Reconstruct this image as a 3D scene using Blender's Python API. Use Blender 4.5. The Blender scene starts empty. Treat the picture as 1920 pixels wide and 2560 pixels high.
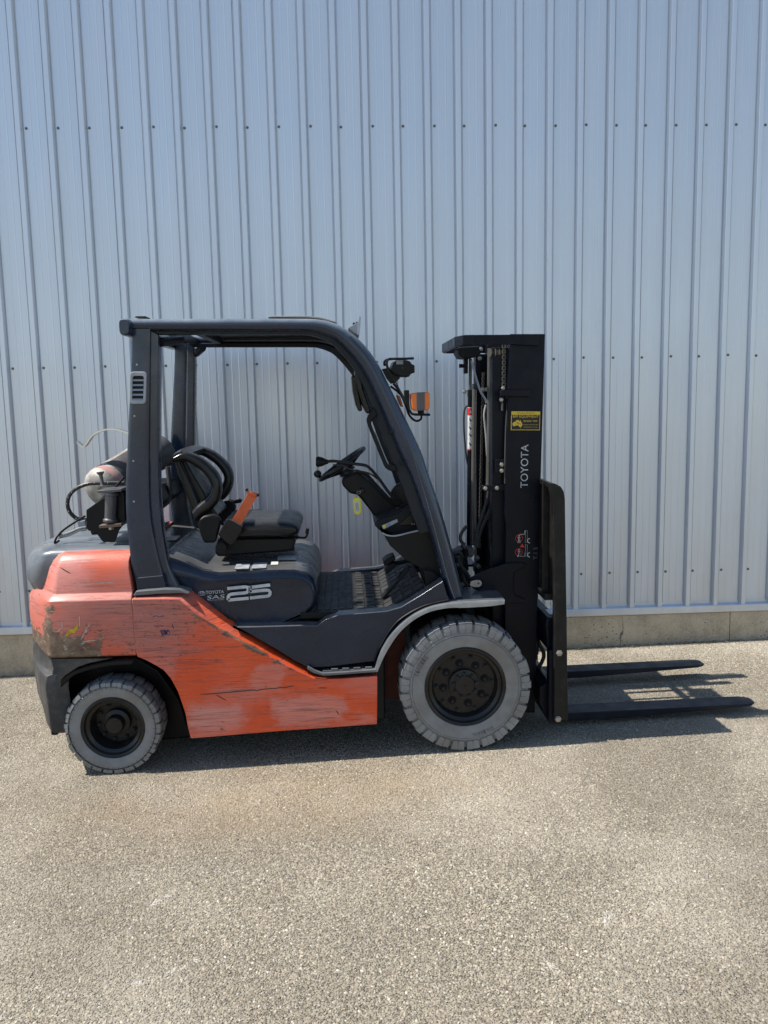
import bpy, bmesh, math, random
from mathutils import Vector, Matrix
random.seed(7)
R = math.radians
sc = bpy.context.scene
col = sc.collection

# ------------------------------------------------------------------ camera
FPX, CAM = 2100.0, Vector((1.0809, -4.2253, 1.6648))
PITCH, ROLL, YAW = R(7.6605), R(1.1571), R(2.6143)
_m = FPX / math.tan(PITCH)
_dn = Vector((_m * math.sin(ROLL), _m * math.cos(ROLL), FPX)).normalized()   # world down in camera (right, down, forward)
_up = -_dn
_hf = (Vector((0, 0, 1)) - _up * _up.z).normalized()
_hr = _hf.cross(_up)
AX = _hr * math.cos(YAW) + _hf * math.sin(YAW)
AY = -_hr * math.sin(YAW) + _hf * math.cos(YAW)
AZ = _up
cd = bpy.data.cameras.new('camera')
cam = bpy.data.objects.new('camera', cd); col.objects.link(cam)
right = Vector((AX.x, AY.x, AZ.x)); down = Vector((AX.y, AY.y, AZ.y)); fwd = Vector((AX.z, AY.z, AZ.z))
cam.matrix_world = Matrix(((right.x, -down.x, -fwd.x, CAM.x), (right.y, -down.y, -fwd.y, CAM.y),
                           (right.z, -down.z, -fwd.z, CAM.z), (0, 0, 0, 1)))
cd.sensor_fit = 'VERTICAL'; cd.sensor_height = 36.0; cd.sensor_width = 27.0
cd.lens = FPX / 2560 * 36.0
cd.clip_start = 0.05; cd.clip_end = 500
sc.camera = cam

# ------------------------------------------------------------------ light
SUN_EL, SUN_AZ = R(55), R(0.8)          # sun from the rear of the truck, just behind the wall line
w = bpy.data.worlds.new('World'); sc.world = w; w.use_nodes = True
nt = w.node_tree; nt.nodes.clear()
sky = nt.nodes.new('ShaderNodeTexSky'); sky.sky_type = 'NISHITA'; sky.sun_disc = False
sky.sun_elevation = SUN_EL; sky.sun_rotation = R(270) + SUN_AZ
sky.air_density = 1.0; sky.dust_density = 0.3; sky.ozone_density = 1.0
bg = nt.nodes.new('ShaderNodeBackground'); bg.inputs[1].default_value = 0.125
wo = nt.nodes.new('ShaderNodeOutputWorld')
nt.links.new(sky.outputs[0], bg.inputs[0]); nt.links.new(bg.outputs[0], wo.inputs[0])
sd = bpy.data.lights.new('sun', 'SUN'); sd.energy = 5.0; sd.angle = R(0.53); sd.color = (1.0, 0.95, 0.87)
sun = bpy.data.objects.new('sun', sd); col.objects.link(sun)
sun_dir = Vector((math.cos(SUN_EL) * math.cos(SUN_AZ), -math.cos(SUN_EL) * math.sin(SUN_AZ), -math.sin(SUN_EL)))
sun.rotation_euler = sun_dir.to_track_quat('-Z', 'Y').to_euler()
sun.location = (-4, 0, 8)
vs = sc.view_settings
vs.view_transform = 'Standard'; vs.look = 'None'; vs.gamma = 1.0; vs.use_curve_mapping = False
vs.exposure = 0.70

# ------------------------------------------------------------------ measuring: photo crop + depth -> metres
CR = dict(C1=(60,760,3.318),C2=(380,1050,3.318),C3=(740,780,4.1475),C4=(900,1080,4.425),C5=(1080,810,4.608),
          C6=(1080,1180,3.455),C7=(60,1360,3.318),C8=(960,1480,3.7705),D3=(1300,1400,2.676),D4=(0,1360,5.53),
          D5=(320,1440,2.592),E1=(290,780,2.5922),E2=(70,1180,4.74),E3=(640,1340,3.0722),E4=(1100,1280,4.8794),
          E5=(1320,1480,6.1429),E6=(760,1100,5.53),S=(0,0,1))
def at(c, x, y, Y):
    a = CR[c]
    d = Vector((a[0] + x / a[2] - 960, a[1] + y / a[2] - 1280, FPX))
    dw = Vector((AX.dot(d), AY.dot(d), AZ.dot(d)))
    return CAM + dw * ((Y - CAM.y) / dw.y)
def P(c, pts, Y):
    return [(q.x, q.z) for q in (at(c, x, y, Y) for x, y in pts)]
def P3(c, pts, Y=None):
    return [at(c, p[0], p[1], p[2] if len(p) > 2 else Y) for p in pts]

# ------------------------------------------------------------------ mesh helpers
def tag(o, label=None, cat=None, group=None, kind=None):
    for k, v in (('label', label), ('category', cat), ('group', group), ('kind', kind)):
        if v: o[k] = v
    return o
def empty(name, loc=(0, 0, 0)):
    o = bpy.data.objects.new(name, None); col.objects.link(o); o.location = loc; o.empty_display_size = 0.1
    return o
def catmull(pts, n=6):
    pts = [Vector(p) for p in pts]
    if len(pts) < 3 or n <= 1: return pts
    out = []
    for i in range(len(pts) - 1):
        p0 = pts[max(i - 1, 0)]; p1 = pts[i]; p2 = pts[i + 1]; p3 = pts[min(i + 2, len(pts) - 1)]
        for k in range(n):
            t = k / n
            out.append(0.5 * ((2 * p1) + (p2 - p0) * t + (2 * p0 - 5 * p1 + 4 * p2 - p3) * t * t + (3 * p1 - p0 - 3 * p2 + p3) * t ** 3))
    out.append(pts[-1])
    return out
class MB:
    def __init__(s): s.v = []; s.f = []; s.mi = []; s.cur = 0
    def add(s, v, f):
        b = len(s.v); s.v += [tuple(p) for p in v]
        for q in f: s.f.append([b + i for i in q]); s.mi.append(s.cur)
        return s
    def prism(s, pts, y0, y1):
        n = len(pts)
        v = [(x, y0, z) for x, z in pts] + [(x, y1, z) for x, z in pts]
        f = [list(range(n)), list(range(2 * n - 1, n - 1, -1))] + [[i, i + n, (i + 1) % n + n, (i + 1) % n] for i in range(n)]
        return s.add(v, f)
    def box(s, c, d, rot=None):
        v = []
        for sx in (-.5, .5):
            for sy in (-.5, .5):
                for sz in (-.5, .5):
                    p = Vector((sx * d[0], sy * d[1], sz * d[2]))
                    if rot is not None: p = rot @ p
                    v.append(Vector(c) + p)
        return s.add(v, [[0,1,3,2],[4,6,7,5],[0,4,5,1],[2,3,7,6],[0,2,6,4],[1,5,7,3]])
    def tube(s, pts, r, res=10, sm=6):
        pts = catmull(pts, sm) if len(pts) > 2 else [Vector(p) for p in pts]
        n = len(pts); rr = r if isinstance(r, (list, tuple)) else [r] * n
        if len(rr) != n: rr = [rr[min(int(i * len(rr) / n), len(rr) - 1)] for i in range(n)]
        t = (pts[1] - pts[0]).normalized()
        u = t.orthogonal().normalized(); v = []; f = []
        for i, p in enumerate(pts):
            d = (pts[min(i + 1, n - 1)] - pts[max(i - 1, 0)]).normalized()
            u = (u - d * u.dot(d)).normalized(); b = d.cross(u)
            for k in range(res):
                a = 2 * math.pi * k / res
                v.append(p + (u * math.cos(a) + b * math.sin(a)) * rr[i])
        for i in range(n - 1):
            for k in range(res):
                f.append([i * res + k, i * res + (k + 1) % res, (i + 1) * res + (k + 1) % res, (i + 1) * res + k])
        f.append(list(range(res - 1, -1, -1))); f.append([(n - 1) * res + k for k in range(res)])
        return s.add(v, f)
    def lathe(s, prof, c, axis=Vector((0, 1, 0)), seg=48, a0=0.0, closed=False, cap=True):
        ax = Vector(axis).normalized(); u = ax.orthogonal().normalized()
        if abs(ax.y) > .99: u = Vector((1, 0, 0))
        b = ax.cross(u); c = Vector(c); v = []; f = []; n = len(prof)
        for r, h in prof:
            for k in range(seg):
                a = a0 + 2 * math.pi * k / seg
                v.append(c + ax * h + (u * math.cos(a) + b * math.sin(a)) * r)
        for i in range(n - 1 if not closed else n):
            j = (i + 1) % n
            for k in range(seg):
                f.append([i * seg + k, i * seg + (k + 1) % seg, j * seg + (k + 1) % seg, j * seg + k])
        if not closed and cap:
            f.append(list(range(seg))); f.append([(n - 1) * seg + k for k in range(seg)])
        return s.add(v, f)
    def loft(s, rings, cap=True):
        n = len(rings[0]); v = [p for r in rings for p in r]; f = []
        for i in range(len(rings) - 1):
            for k in range(n):
                f.append([i * n + k, i * n + (k + 1) % n, (i + 1) * n + (k + 1) % n, (i + 1) * n + k])
        if cap: f.append(list(range(n))); f.append([(len(rings) - 1) * n + k for k in range(n)])
        return s.add(v, f)
    def sweep(s, outer, inner, y0, y1, ex=.45, seg=16, sm=4):
        # rounded section between two edge lines
        o = catmull([(p[0], 0, p[1]) for p in outer], sm); i_ = catmull([(p[0], 0, p[1]) for p in inner], sm)
        rings = []
        for a, b in zip(o, i_):
            m = (a + b) / 2; h = (a - b) / 2; ring = []
            for k in range(seg):
                t = 2 * math.pi * (k + .5) / seg; c_, s_ = math.cos(t), math.sin(t)
                cc = math.copysign(abs(c_) ** ex, c_); ss = math.copysign(abs(s_) ** ex, s_)
                p = m + h * cc; p.y = (y0 + y1) / 2 + (y1 - y0) / 2 * ss
                ring.append(p)
            rings.append(ring)
        return s.loft(rings)
    def sphere(s, c, r, seg=16, sc_=(1, 1, 1)):
        n = 10; prof = [(r * math.sin(math.pi * i / n) + 1e-5, -r * math.cos(math.pi * i / n)) for i in range(n + 1)]
        b = len(s.v); s.lathe(prof, (0, 0, 0), Vector((0, 0, 1)), seg)
        s.v[b:] = [(c[0] + p[0] * sc_[0], c[1] + p[1] * sc_[1], c[2] + p[2] * sc_[2]) for p in s.v[b:]]
        return s
    def build(s, name, mat, parent=None, bevel=0, smooth=None, seg=2, ang=35):
        me = bpy.data.meshes.new(name)
        me.from_pydata([tuple(p) for p in s.v], [], s.f)
        bm = bmesh.new(); bm.from_mesh(me)
        bmesh.ops.recalc_face_normals(bm, faces=bm.faces); bm.to_mesh(me); bm.free()
        mats = mat if isinstance(mat, (list, tuple)) else [mat]
        for m_ in mats: me.materials.append(m_)
        if len(mats) > 1: me.polygons.foreach_set('material_index', s.mi)
        if smooth is None: smooth = True
        if smooth:
            me.polygons.foreach_set('use_smooth', [True] * len(me.polygons)); me.set_sharp_from_angle(angle=R(ang))
        me.update()
        o = bpy.data.objects.new(name, me); col.objects.link(o); o.parent = parent
        if bevel:
            b = o.modifiers.new('bevel', 'BEVEL'); b.width = bevel; b.segments = seg; b.limit_method = 'ANGLE'; b.angle_limit = R(40)
            b.harden_normals = True
        return o
def mirror(o, name=None):
    c = o.copy(); c.scale.y = -1; col.objects.link(c); c.parent = o.parent
    if name: c.name = name
    return c
def prism(name, pts, y0, y1, mat, parent, bevel=.004, **k):
    return MB().prism(pts, y0, y1).build(name, mat, parent, bevel, **k)
_dg = None
def text(name, s, o, ex, ey, mat, parent, align='l', depth=.0006):
    """letters s filling the parallelogram o (lower left), o+ex (lower right), o+ey (upper left)"""
    cu = bpy.data.curves.new('t', 'FONT'); cu.body = s; cu.resolution_u = 3
    ob = bpy.data.objects.new('t', cu); col.objects.link(ob)
    me = bpy.data.meshes.new_from_object(ob.evaluated_get(bpy.context.evaluated_depsgraph_get()))
    bpy.data.objects.remove(ob); bpy.data.curves.remove(cu)
    xs = [v.co.x for v in me.vertices]; ys = [v.co.y for v in me.vertices]
    x0, x1, y0, y1 = min(xs), max(xs), min(ys), max(ys)
    for v in me.vertices:
        v.co = o + ex * ((v.co.x - x0) / (x1 - x0)) + ey * ((v.co.y - y0) / (y1 - y0))
    me.name = name; me.materials.clear(); me.materials.append(mat)
    ob = bpy.data.objects.new(name, me); col.objects.link(ob); ob.parent = parent
    return ob
def textpx(name, s, c, bl, br, tl, Y, mat, parent):
    o = at(c, *bl, Y); return text(name, s, o, at(c, *br, Y) - o, at(c, *tl, Y) - o, mat, parent)

# ------------------------------------------------------------------ materials
class NT:
    def __init__(s, name):
        s.m = bpy.data.materials.new(name); s.m.use_nodes = True; s.t = s.m.node_tree; s.t.nodes.clear()
        s.out = s.n('OutputMaterial'); s.b = s.n('BsdfPrincipled'); s.l(s.b.outputs[0], s.out.inputs[0])
        s.tc = s.n('TexCoord').outputs['Object']
    def n(s, k): return s.t.nodes.new('ShaderNode' + k)
    def l(s, a, b): s.t.links.new(a, b)
    def set(s, sock, v):
        i = s.b.inputs[sock] if isinstance(sock, str) else sock
        if hasattr(v, 'is_linked') or isinstance(v, bpy.types.NodeSocket): s.l(v, i)
        else:
            if isinstance(v, (tuple, list)) and len(v) == 3 and i.type == 'RGBA': v = (*v, 1)
            i.default_value = v
    def map(s, scale=(1, 1, 1), loc=(0, 0, 0), rot=(0, 0, 0)):
        m = s.n('Mapping'); s.l(s.tc, m.inputs[0]); m.inputs['Scale'].default_value = scale; m.inputs['Location'].default_value = loc
        m.inputs['Rotation'].default_value = rot
        return m.outputs[0]
    def noise(s, scale, detail=4, rough=.55, vec=None, dist=0):
        n = s.n('TexNoise'); s.l(vec or s.tc, n.inputs['Vector']); n.inputs['Scale'].default_value = scale
        n.inputs['Detail'].default_value = detail; n.inputs['Roughness'].default_value = rough; n.inputs['Distortion'].default_value = dist
        return n.outputs['Fac']
    def vor(s, scale, feat='F1', vec=None, out='Distance', rnd=1):
        n = s.n('TexVoronoi'); n.feature = feat; s.l(vec or s.tc, n.inputs['Vector']); n.inputs['Scale'].default_value = scale
        n.inputs['Randomness'].default_value = rnd
        return n.outputs[out]
    def ramp(s, fac, stops):
        r = s.n('ValToRGB'); s.l(fac, r.inputs[0]); e = r.color_ramp.elements
        while len(e) < len(stops): e.new(.5)
        for el, (p, c) in zip(e, stops):
            el.position = p; el.color = (c, c, c, 1) if not isinstance(c, (tuple, list)) else (*c, 1)
        return r.outputs[0]
    def mix(s, fac, a, b, mode='MIX'):
        m = s.n('Mix'); m.data_type = 'RGBA'; m.blend_type = mode
        s.set(m.inputs[0], fac); s.set(m.inputs[6], a); s.set(m.inputs[7], b)
        return m.outputs[2]
    def math(s, op, a, b=0.0, clamp=False):
        m = s.n('Math'); m.operation = op; m.use_clamp = clamp; s.set(m.inputs[0], a); s.set(m.inputs[1], b)
        return m.outputs[0]
    def xyz(s):
        x = s.n('SeparateXYZ'); s.l(s.tc, x.inputs[0]); return x.outputs
    def rng(s, v, a, b, c=0.0, d=1.0):
        m = s.n('MapRange'); s.set(m.inputs[0], v)
        for i, q in enumerate((a, b, c, d)): m.inputs[1 + i].default_value = q
        return m.outputs[0]
    def bump(s, h, dist=.002, strength=.5):
        b = s.n('Bump'); b.inputs['Distance'].default_value = dist; b.inputs['Strength'].default_value = strength
        s.l(h, b.inputs['Height']); s.l(b.outputs[0], s.b.inputs['Normal'])
def paint(name, c, rough=.4, metal=0.0, var=.25, nscale=6, dust=0.0, dustcol=(.22, .20, .17), bump=0.0, coat=0.0, spec=.35, fine=60, top=0.0, topcol=(.20, .19, .17), toplo=.72):
    t = NT(name)
    n = t.noise(nscale, 5, .6); n2 = t.noise(fine, 3, .6)
    f = t.mix(t.rng(n, .3, .7), tuple(q * (1 - var) for q in c), tuple(min(q * (1 + var), .95) for q in c))
    if dust:
        d = t.math('MULTIPLY', t.rng(t.noise(nscale * 1.7, 6, .65), .42, .75), t.rng(n2, .3, .75), True)
        f = t.mix(t.math('MULTIPLY', d, dust), f, dustcol)
    if top:                                            # dust settled on level surfaces; on the guard also a painted highlight
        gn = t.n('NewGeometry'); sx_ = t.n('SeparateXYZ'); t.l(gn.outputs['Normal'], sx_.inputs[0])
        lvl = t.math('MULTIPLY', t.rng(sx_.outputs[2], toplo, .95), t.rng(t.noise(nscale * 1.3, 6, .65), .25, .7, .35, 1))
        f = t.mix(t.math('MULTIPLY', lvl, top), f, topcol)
    t.set('Base Color', f); t.set('Metallic', metal); t.set('Specular IOR Level', spec)
    t.set('Roughness', t.rng(t.noise(nscale * 2.3, 5, .6), .3, .75, max(rough - .1, .05), min(rough + .14, 1)))
    if coat: t.set('Coat Weight', coat); t.set('Coat Roughness', .15)
    if bump: t.bump(n2, .001, bump)
    return t.m
M = {}
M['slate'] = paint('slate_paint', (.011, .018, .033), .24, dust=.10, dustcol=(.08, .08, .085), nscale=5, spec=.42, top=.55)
M['guard'] = paint('guard_paint', (.012, .022, .043), .24, dust=.04, dustcol=(.08, .085, .09), nscale=5, spec=.42, coat=.25, top=.85, topcol=(.23, .26, .285), toplo=.08)  # topcol and low toplo paint a highlight into the rail's upturned faces
M['slate_inner'] = paint('slate_inner', (.009, .012, .017), .42, dust=.12, dustcol=(.05, .05, .05), spec=.25)
M['mast'] = paint('mast_paint', (.0035, .0045, .009), .34, dust=.10, dustcol=(.04, .04, .04), spec=.16)
M['backrest'] = paint('worn_black_steel', (.007, .0065, .006), .42, dust=.5, dustcol=(.055, .05, .043), nscale=9, spec=.25)
M['black'] = paint('black_plastic', (.0045, .0045, .005), .45, dust=.12, dustcol=(.03, .03, .03), spec=.22, top=.12)
M['blackgloss'] = paint('black_gloss', (.004, .004, .004), .25, dust=.12, dustcol=(.05, .05, .05), spec=.3)
M['vinyl'] = paint('seat_vinyl', (.007, .007, .008), .32, dust=.25, dustcol=(.06, .057, .052), bump=.15, spec=.35, top=.3, topcol=(.10, .095, .09))
M['fork'] = paint('fork_steel', (.008, .009, .014), .42, dust=.15, dustcol=(.03, .03, .035), spec=.3)
M['rim'] = paint('rim_black', (.011, .0105, .010), .33, dust=.25, dustcol=(.05, .045, .038), spec=.3)
M['hose'] = paint('hose_rubber', (.018, .018, .018), .5, dust=.3)
M['rod'] = paint('grey_rod', (.10, .095, .085), .35, .4, dust=.3)
M['zinc'] = paint('zinc_bolt', (.34, .32, .28), .38, .85, var=.12, nscale=40)
M['alu'] = paint('worn_aluminium', (.34, .355, .37), .38, .55, var=.2, nscale=14, dust=.3, dustcol=(.2, .2, .2))
M['steel'] = paint('bright_strap', (.6, .6, .6), .18, 1.0, var=.05)
M['ventgrey'] = paint('grey_plastic', (.30, .31, .33), .4, dust=.2)
M['greymetal'] = paint('grey_steel', (.085, .085, .09), .4, .3, dust=.3, dustcol=(.12, .11, .10))
M['trim'] = paint('grey_trim', (.13, .135, .14), .4, .2, dust=.3)
M['nut'] = paint('nut_steel', (.035, .034, .032), .32, .5, var=.3, nscale=50)
M['chain'] = paint('chain_steel', (.14, .13, .11), .45, .6, var=.3, nscale=60)
M['belt'] = paint('belt_webbing', (.52, .10, .03), .6, var=.2, nscale=20)
M['amber'] = paint('amber_lens', (.62, .12, .004), .15, var=.1, coat=.5)
M['white'] = paint('white_print', (.62, .62, .62), .5, var=.12, nscale=30)
M['silver'] = paint('silver_print', (.42, .43, .43), .45, var=.25, nscale=25)
M['paper'] = paint('sticker_paper', (.55, .55, .52), .5, var=.12, nscale=30, dust=.4)
M['red'] = paint('red_print', (.55, .03, .03), .5, var=.1)
M['yellow'] = paint('yellow_print', (.62, .42, .04), .45, var=.08)
M['ylw'] = paint('yellow_plastic', (.70, .62, .03), .35, var=.06)
M['blackprint'] = paint('black_print', (.012, .012, .012), .5)
M['sticker'] = paint('clear_sticker', (.30, .32, .34), .3, var=.3, nscale=30)
M['glass'] = paint('lamp_glass', (.25, .25, .25), .1, .0, var=.05, coat=.5)

def wall_mat():
    t = NT('cladding_paint')
    n = t.noise(1.0, 5, .6, t.map((3, 3, .5))); n2 = t.noise(1.0, 4, .6, t.map((40, 40, 1.2)))
    r = t.n('ObjectInfo').outputs['Random']
    c = t.mix(t.rng(n, .3, .7), (.60, .63, .665), (.66, .69, .725))
    c = t.mix(t.math('MULTIPLY', t.rng(n2, .5, .8), .16), c, (.54, .56, .58))
    c = t.mix(t.math('MULTIPLY', r, .14), c, (.55, .575, .60))
    z = t.xyz()[2]
    grime = t.math('MULTIPLY', t.rng(z, .75, .28), t.rng(t.noise(1, 5, .6, t.map((9, 9, 2.5))), .35, .75), True)
    c = t.mix(t.math('MULTIPLY', grime, .35), c, (.42, .40, .36))
    t.set('Base Color', c); t.set('Metallic', .50); t.set('Roughness', t.rng(t.noise(1, 4, .6, t.map((6, 6, 1))), .3, .7, .30, .44)); t.set('Specular IOR Level', .5)
    # oil canning of thin sheet
    t.bump(t.noise(1.0, 2, .4, t.map((5, 5, 1.3))), .012, .22)
    return t.m
M['wall'] = wall_mat()
def concrete_mat():
    t = NT('old_concrete')
    n = t.noise(5, 6, .65); n2 = t.noise(70, 4, .6)
    c = t.mix(t.rng(n, .3, .7), (.32, .25, .16), (.56, .465, .32))
    c = t.mix(t.math('MULTIPLY', t.rng(n2, .4, .7), .4), c, (.62, .56, .46))
    drip = t.rng(t.noise(1, 5, .65, t.map((10, 10, 1.6))), .5, .75)
    c = t.mix(t.math('MULTIPLY', drip, .5), c, (.27, .225, .165))
    pit = t.ramp(t.vor(45), [(0, 0), (.16, 0), (.22, 1)])
    msk = t.rng(t.noise(3.1, 3), .52, .6)
    c = t.mix(t.math('MULTIPLY', t.math('SUBTRACT', 1.0, pit), msk), c, (.08, .07, .06))
    spl = t.math('MULTIPLY', t.rng(t.xyz()[2], .12, -.03), t.rng(t.noise(14, 5, .7), .3, .65), True)
    c = t.mix(t.math('MULTIPLY', spl, .6), c, (.13, .11, .08))
    ln = t.rng(t.math('ABSOLUTE', t.math('SUBTRACT', t.noise(1, 4, .6, t.map((1.6, 1.6, .5), (3.1, 0, 0))), .5)), .0035, .001)
    c = t.mix(t.math('MULTIPLY', ln, .8), c, (.05, .045, .04))
    t.set('Base Color', c); t.set('Roughness', .92)
    t.bump(t.math('ADD', n2, t.math('MULTIPLY', pit, .6)), .004, .6)
    return t.m
M['concrete'] = concrete_mat()
def ground_tone(t, c, pos):
    """slow changes of tone shared by the binder and the chips: dusty, bare, stained and scuffed areas"""
    lo = t.noise(.55, 5, .6, pos)
    c = t.mix(t.math('MULTIPLY', t.rng(lo, .42, .64), .55), c, (.17, .146, .112))
    mv = t.n('VectorMath'); mv.operation = 'ADD'; t.l(pos, mv.inputs[0]); mv.inputs[1].default_value = (4.2, 1.7, 0)
    lo2 = t.noise(.9, 4, .6, mv.outputs[0])
    c = t.mix(t.math('MULTIPLY', t.rng(lo2, .48, .68), .42), c, (.46, .415, .335))
    xs = t.n('SeparateXYZ'); t.l(pos, xs.inputs[0]); xs = xs.outputs
    gx = t.rng(t.math('ABSOLUTE', t.math('SUBTRACT', xs[0], .75)), 1.5, .1)
    gy = t.rng(t.math('ABSOLUTE', t.math('SUBTRACT', xs[1], -.88)), .50, .05)
    st = t.math('MULTIPLY', t.math('MULTIPLY', gx, gy), t.rng(t.noise(2.2, 5, .65, pos), .25, .7), True)
    c = t.mix(t.math('MULTIPLY', st, .42), c, (.37, .255, .135))
    mp = t.n('Mapping'); t.l(pos, mp.inputs[0]); mp.inputs['Scale'].default_value = (1.3, 5.5, 1); mp.inputs['Rotation'].default_value = (0, 0, R(28))
    sc1 = t.rng(t.noise(1, 7, .75, mp.outputs[0]), .685, .72)
    c = t.mix(t.math('MULTIPLY', sc1, .62), c, (.66, .65, .62))
    # scrape marks left by fork heels and pallets
    br = t.rng(t.noise(45, 5, .75, pos), .46, .62)
    def on_ground(px_, py_):
        d = at('S', px_, py_, -1.0) - CAM; q = CAM + d * ((.03 - CAM.z) / d.z); return Vector((q.x, q.y, 0))
    for (a_, b_, w_) in (((342, 2464), (391, 2461), .016), ((423, 2442), (488, 2415), .013), ((385, 2260), (415, 2247), .024), ((1367, 2437), (1394, 2475), .014), ((1525, 2323), (1508, 2356), .018), ((1028, 1978), (1040, 1988), .014)):
        p0, p1 = on_ground(*a_), on_ground(*b_); ba = p1 - p0
        fl = t.n('VectorMath'); fl.operation = 'MULTIPLY'; t.l(pos, fl.inputs[0]); fl.inputs[1].default_value = (1, 1, 0)
        pa = t.n('VectorMath'); pa.operation = 'SUBTRACT'; t.l(fl.outputs[0], pa.inputs[0]); pa.inputs[1].default_value = p0
        dt = t.n('VectorMath'); dt.operation = 'DOT_PRODUCT'; t.l(pa.outputs[0], dt.inputs[0]); dt.inputs[1].default_value = ba / ba.dot(ba)
        h = t.math('MINIMUM', t.math('MAXIMUM', dt.outputs['Value'], 0.0), 1.0)
        sv = t.n('VectorMath'); sv.operation = 'SCALE'; sv.inputs[0].default_value = ba; t.l(h, sv.inputs['Scale'])
        ds = t.n('VectorMath'); ds.operation = 'DISTANCE'; t.l(pa.outputs[0], ds.inputs[0]); t.l(sv.outputs[0], ds.inputs[1])
        mk = t.math('MULTIPLY', t.rng(ds.outputs['Value'], w_, w_ * .25), br, True)
        c = t.mix(t.math('MULTIPLY', mk, .5), c, (.62, .60, .56))
    return c
def ground_mat():
    t = NT('chip_seal_binder')
    pos = t.n('NewGeometry').outputs['Position']
    smlc = t.vor(150, vec=pos, out='Color'); sml = t.vor(150, vec=pos)
    sep2 = t.n('SeparateColor'); t.l(smlc, sep2.inputs[0])
    c = t.ramp(sep2.outputs[0], [(0, (.11, .096, .073)), (.5, (.20, .175, .13)), (1, (.33, .29, .22))])
    c = ground_tone(t, c, pos)
    t.set('Base Color', c); t.set('Roughness', .85); t.set('Specular IOR Level', .3)
    t.bump(t.math('ADD', t.rng(sml, .6, .0), t.math('MULTIPLY', t.noise(260, 3, .6, pos), .4)), .005, 1.0)
    return t.m
def chip_mat():
    t = NT('stone_chip')
    pos = t.n('NewGeometry').outputs['Position']; ra = t.n('ObjectInfo').outputs['Random']
    rb = t.math('FRACT', t.math('MULTIPLY', ra, 37.7)); rc = t.math('FRACT', t.math('MULTIPLY', ra, 91.3))
    stone = t.ramp(ra, [(0, (.085, .077, .062)), (.14, (.18, .158, .12)), (.38, (.275, .240, .176)), (.62, (.35, .307, .226)), (.86, (.43, .382, .29)), (.96, (.52, .48, .385)), (1, (.66, .64, .57))])
    c = t.mix(t.math('MULTIPLY', rb, .5), stone, (.34, .26, .16))
    c = t.mix(t.math('MULTIPLY', rc, .28), c, (.20, .21, .22))
    c = ground_tone(t, c, pos)
    t.set('Base Color', c); t.set('Roughness', t.rng(rb, 0, 1, .55, .9)); t.set('Specular IOR Level', .35)
    return t.m
M['chip'] = chip_mat()
M['ground'] = ground_mat()
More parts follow.
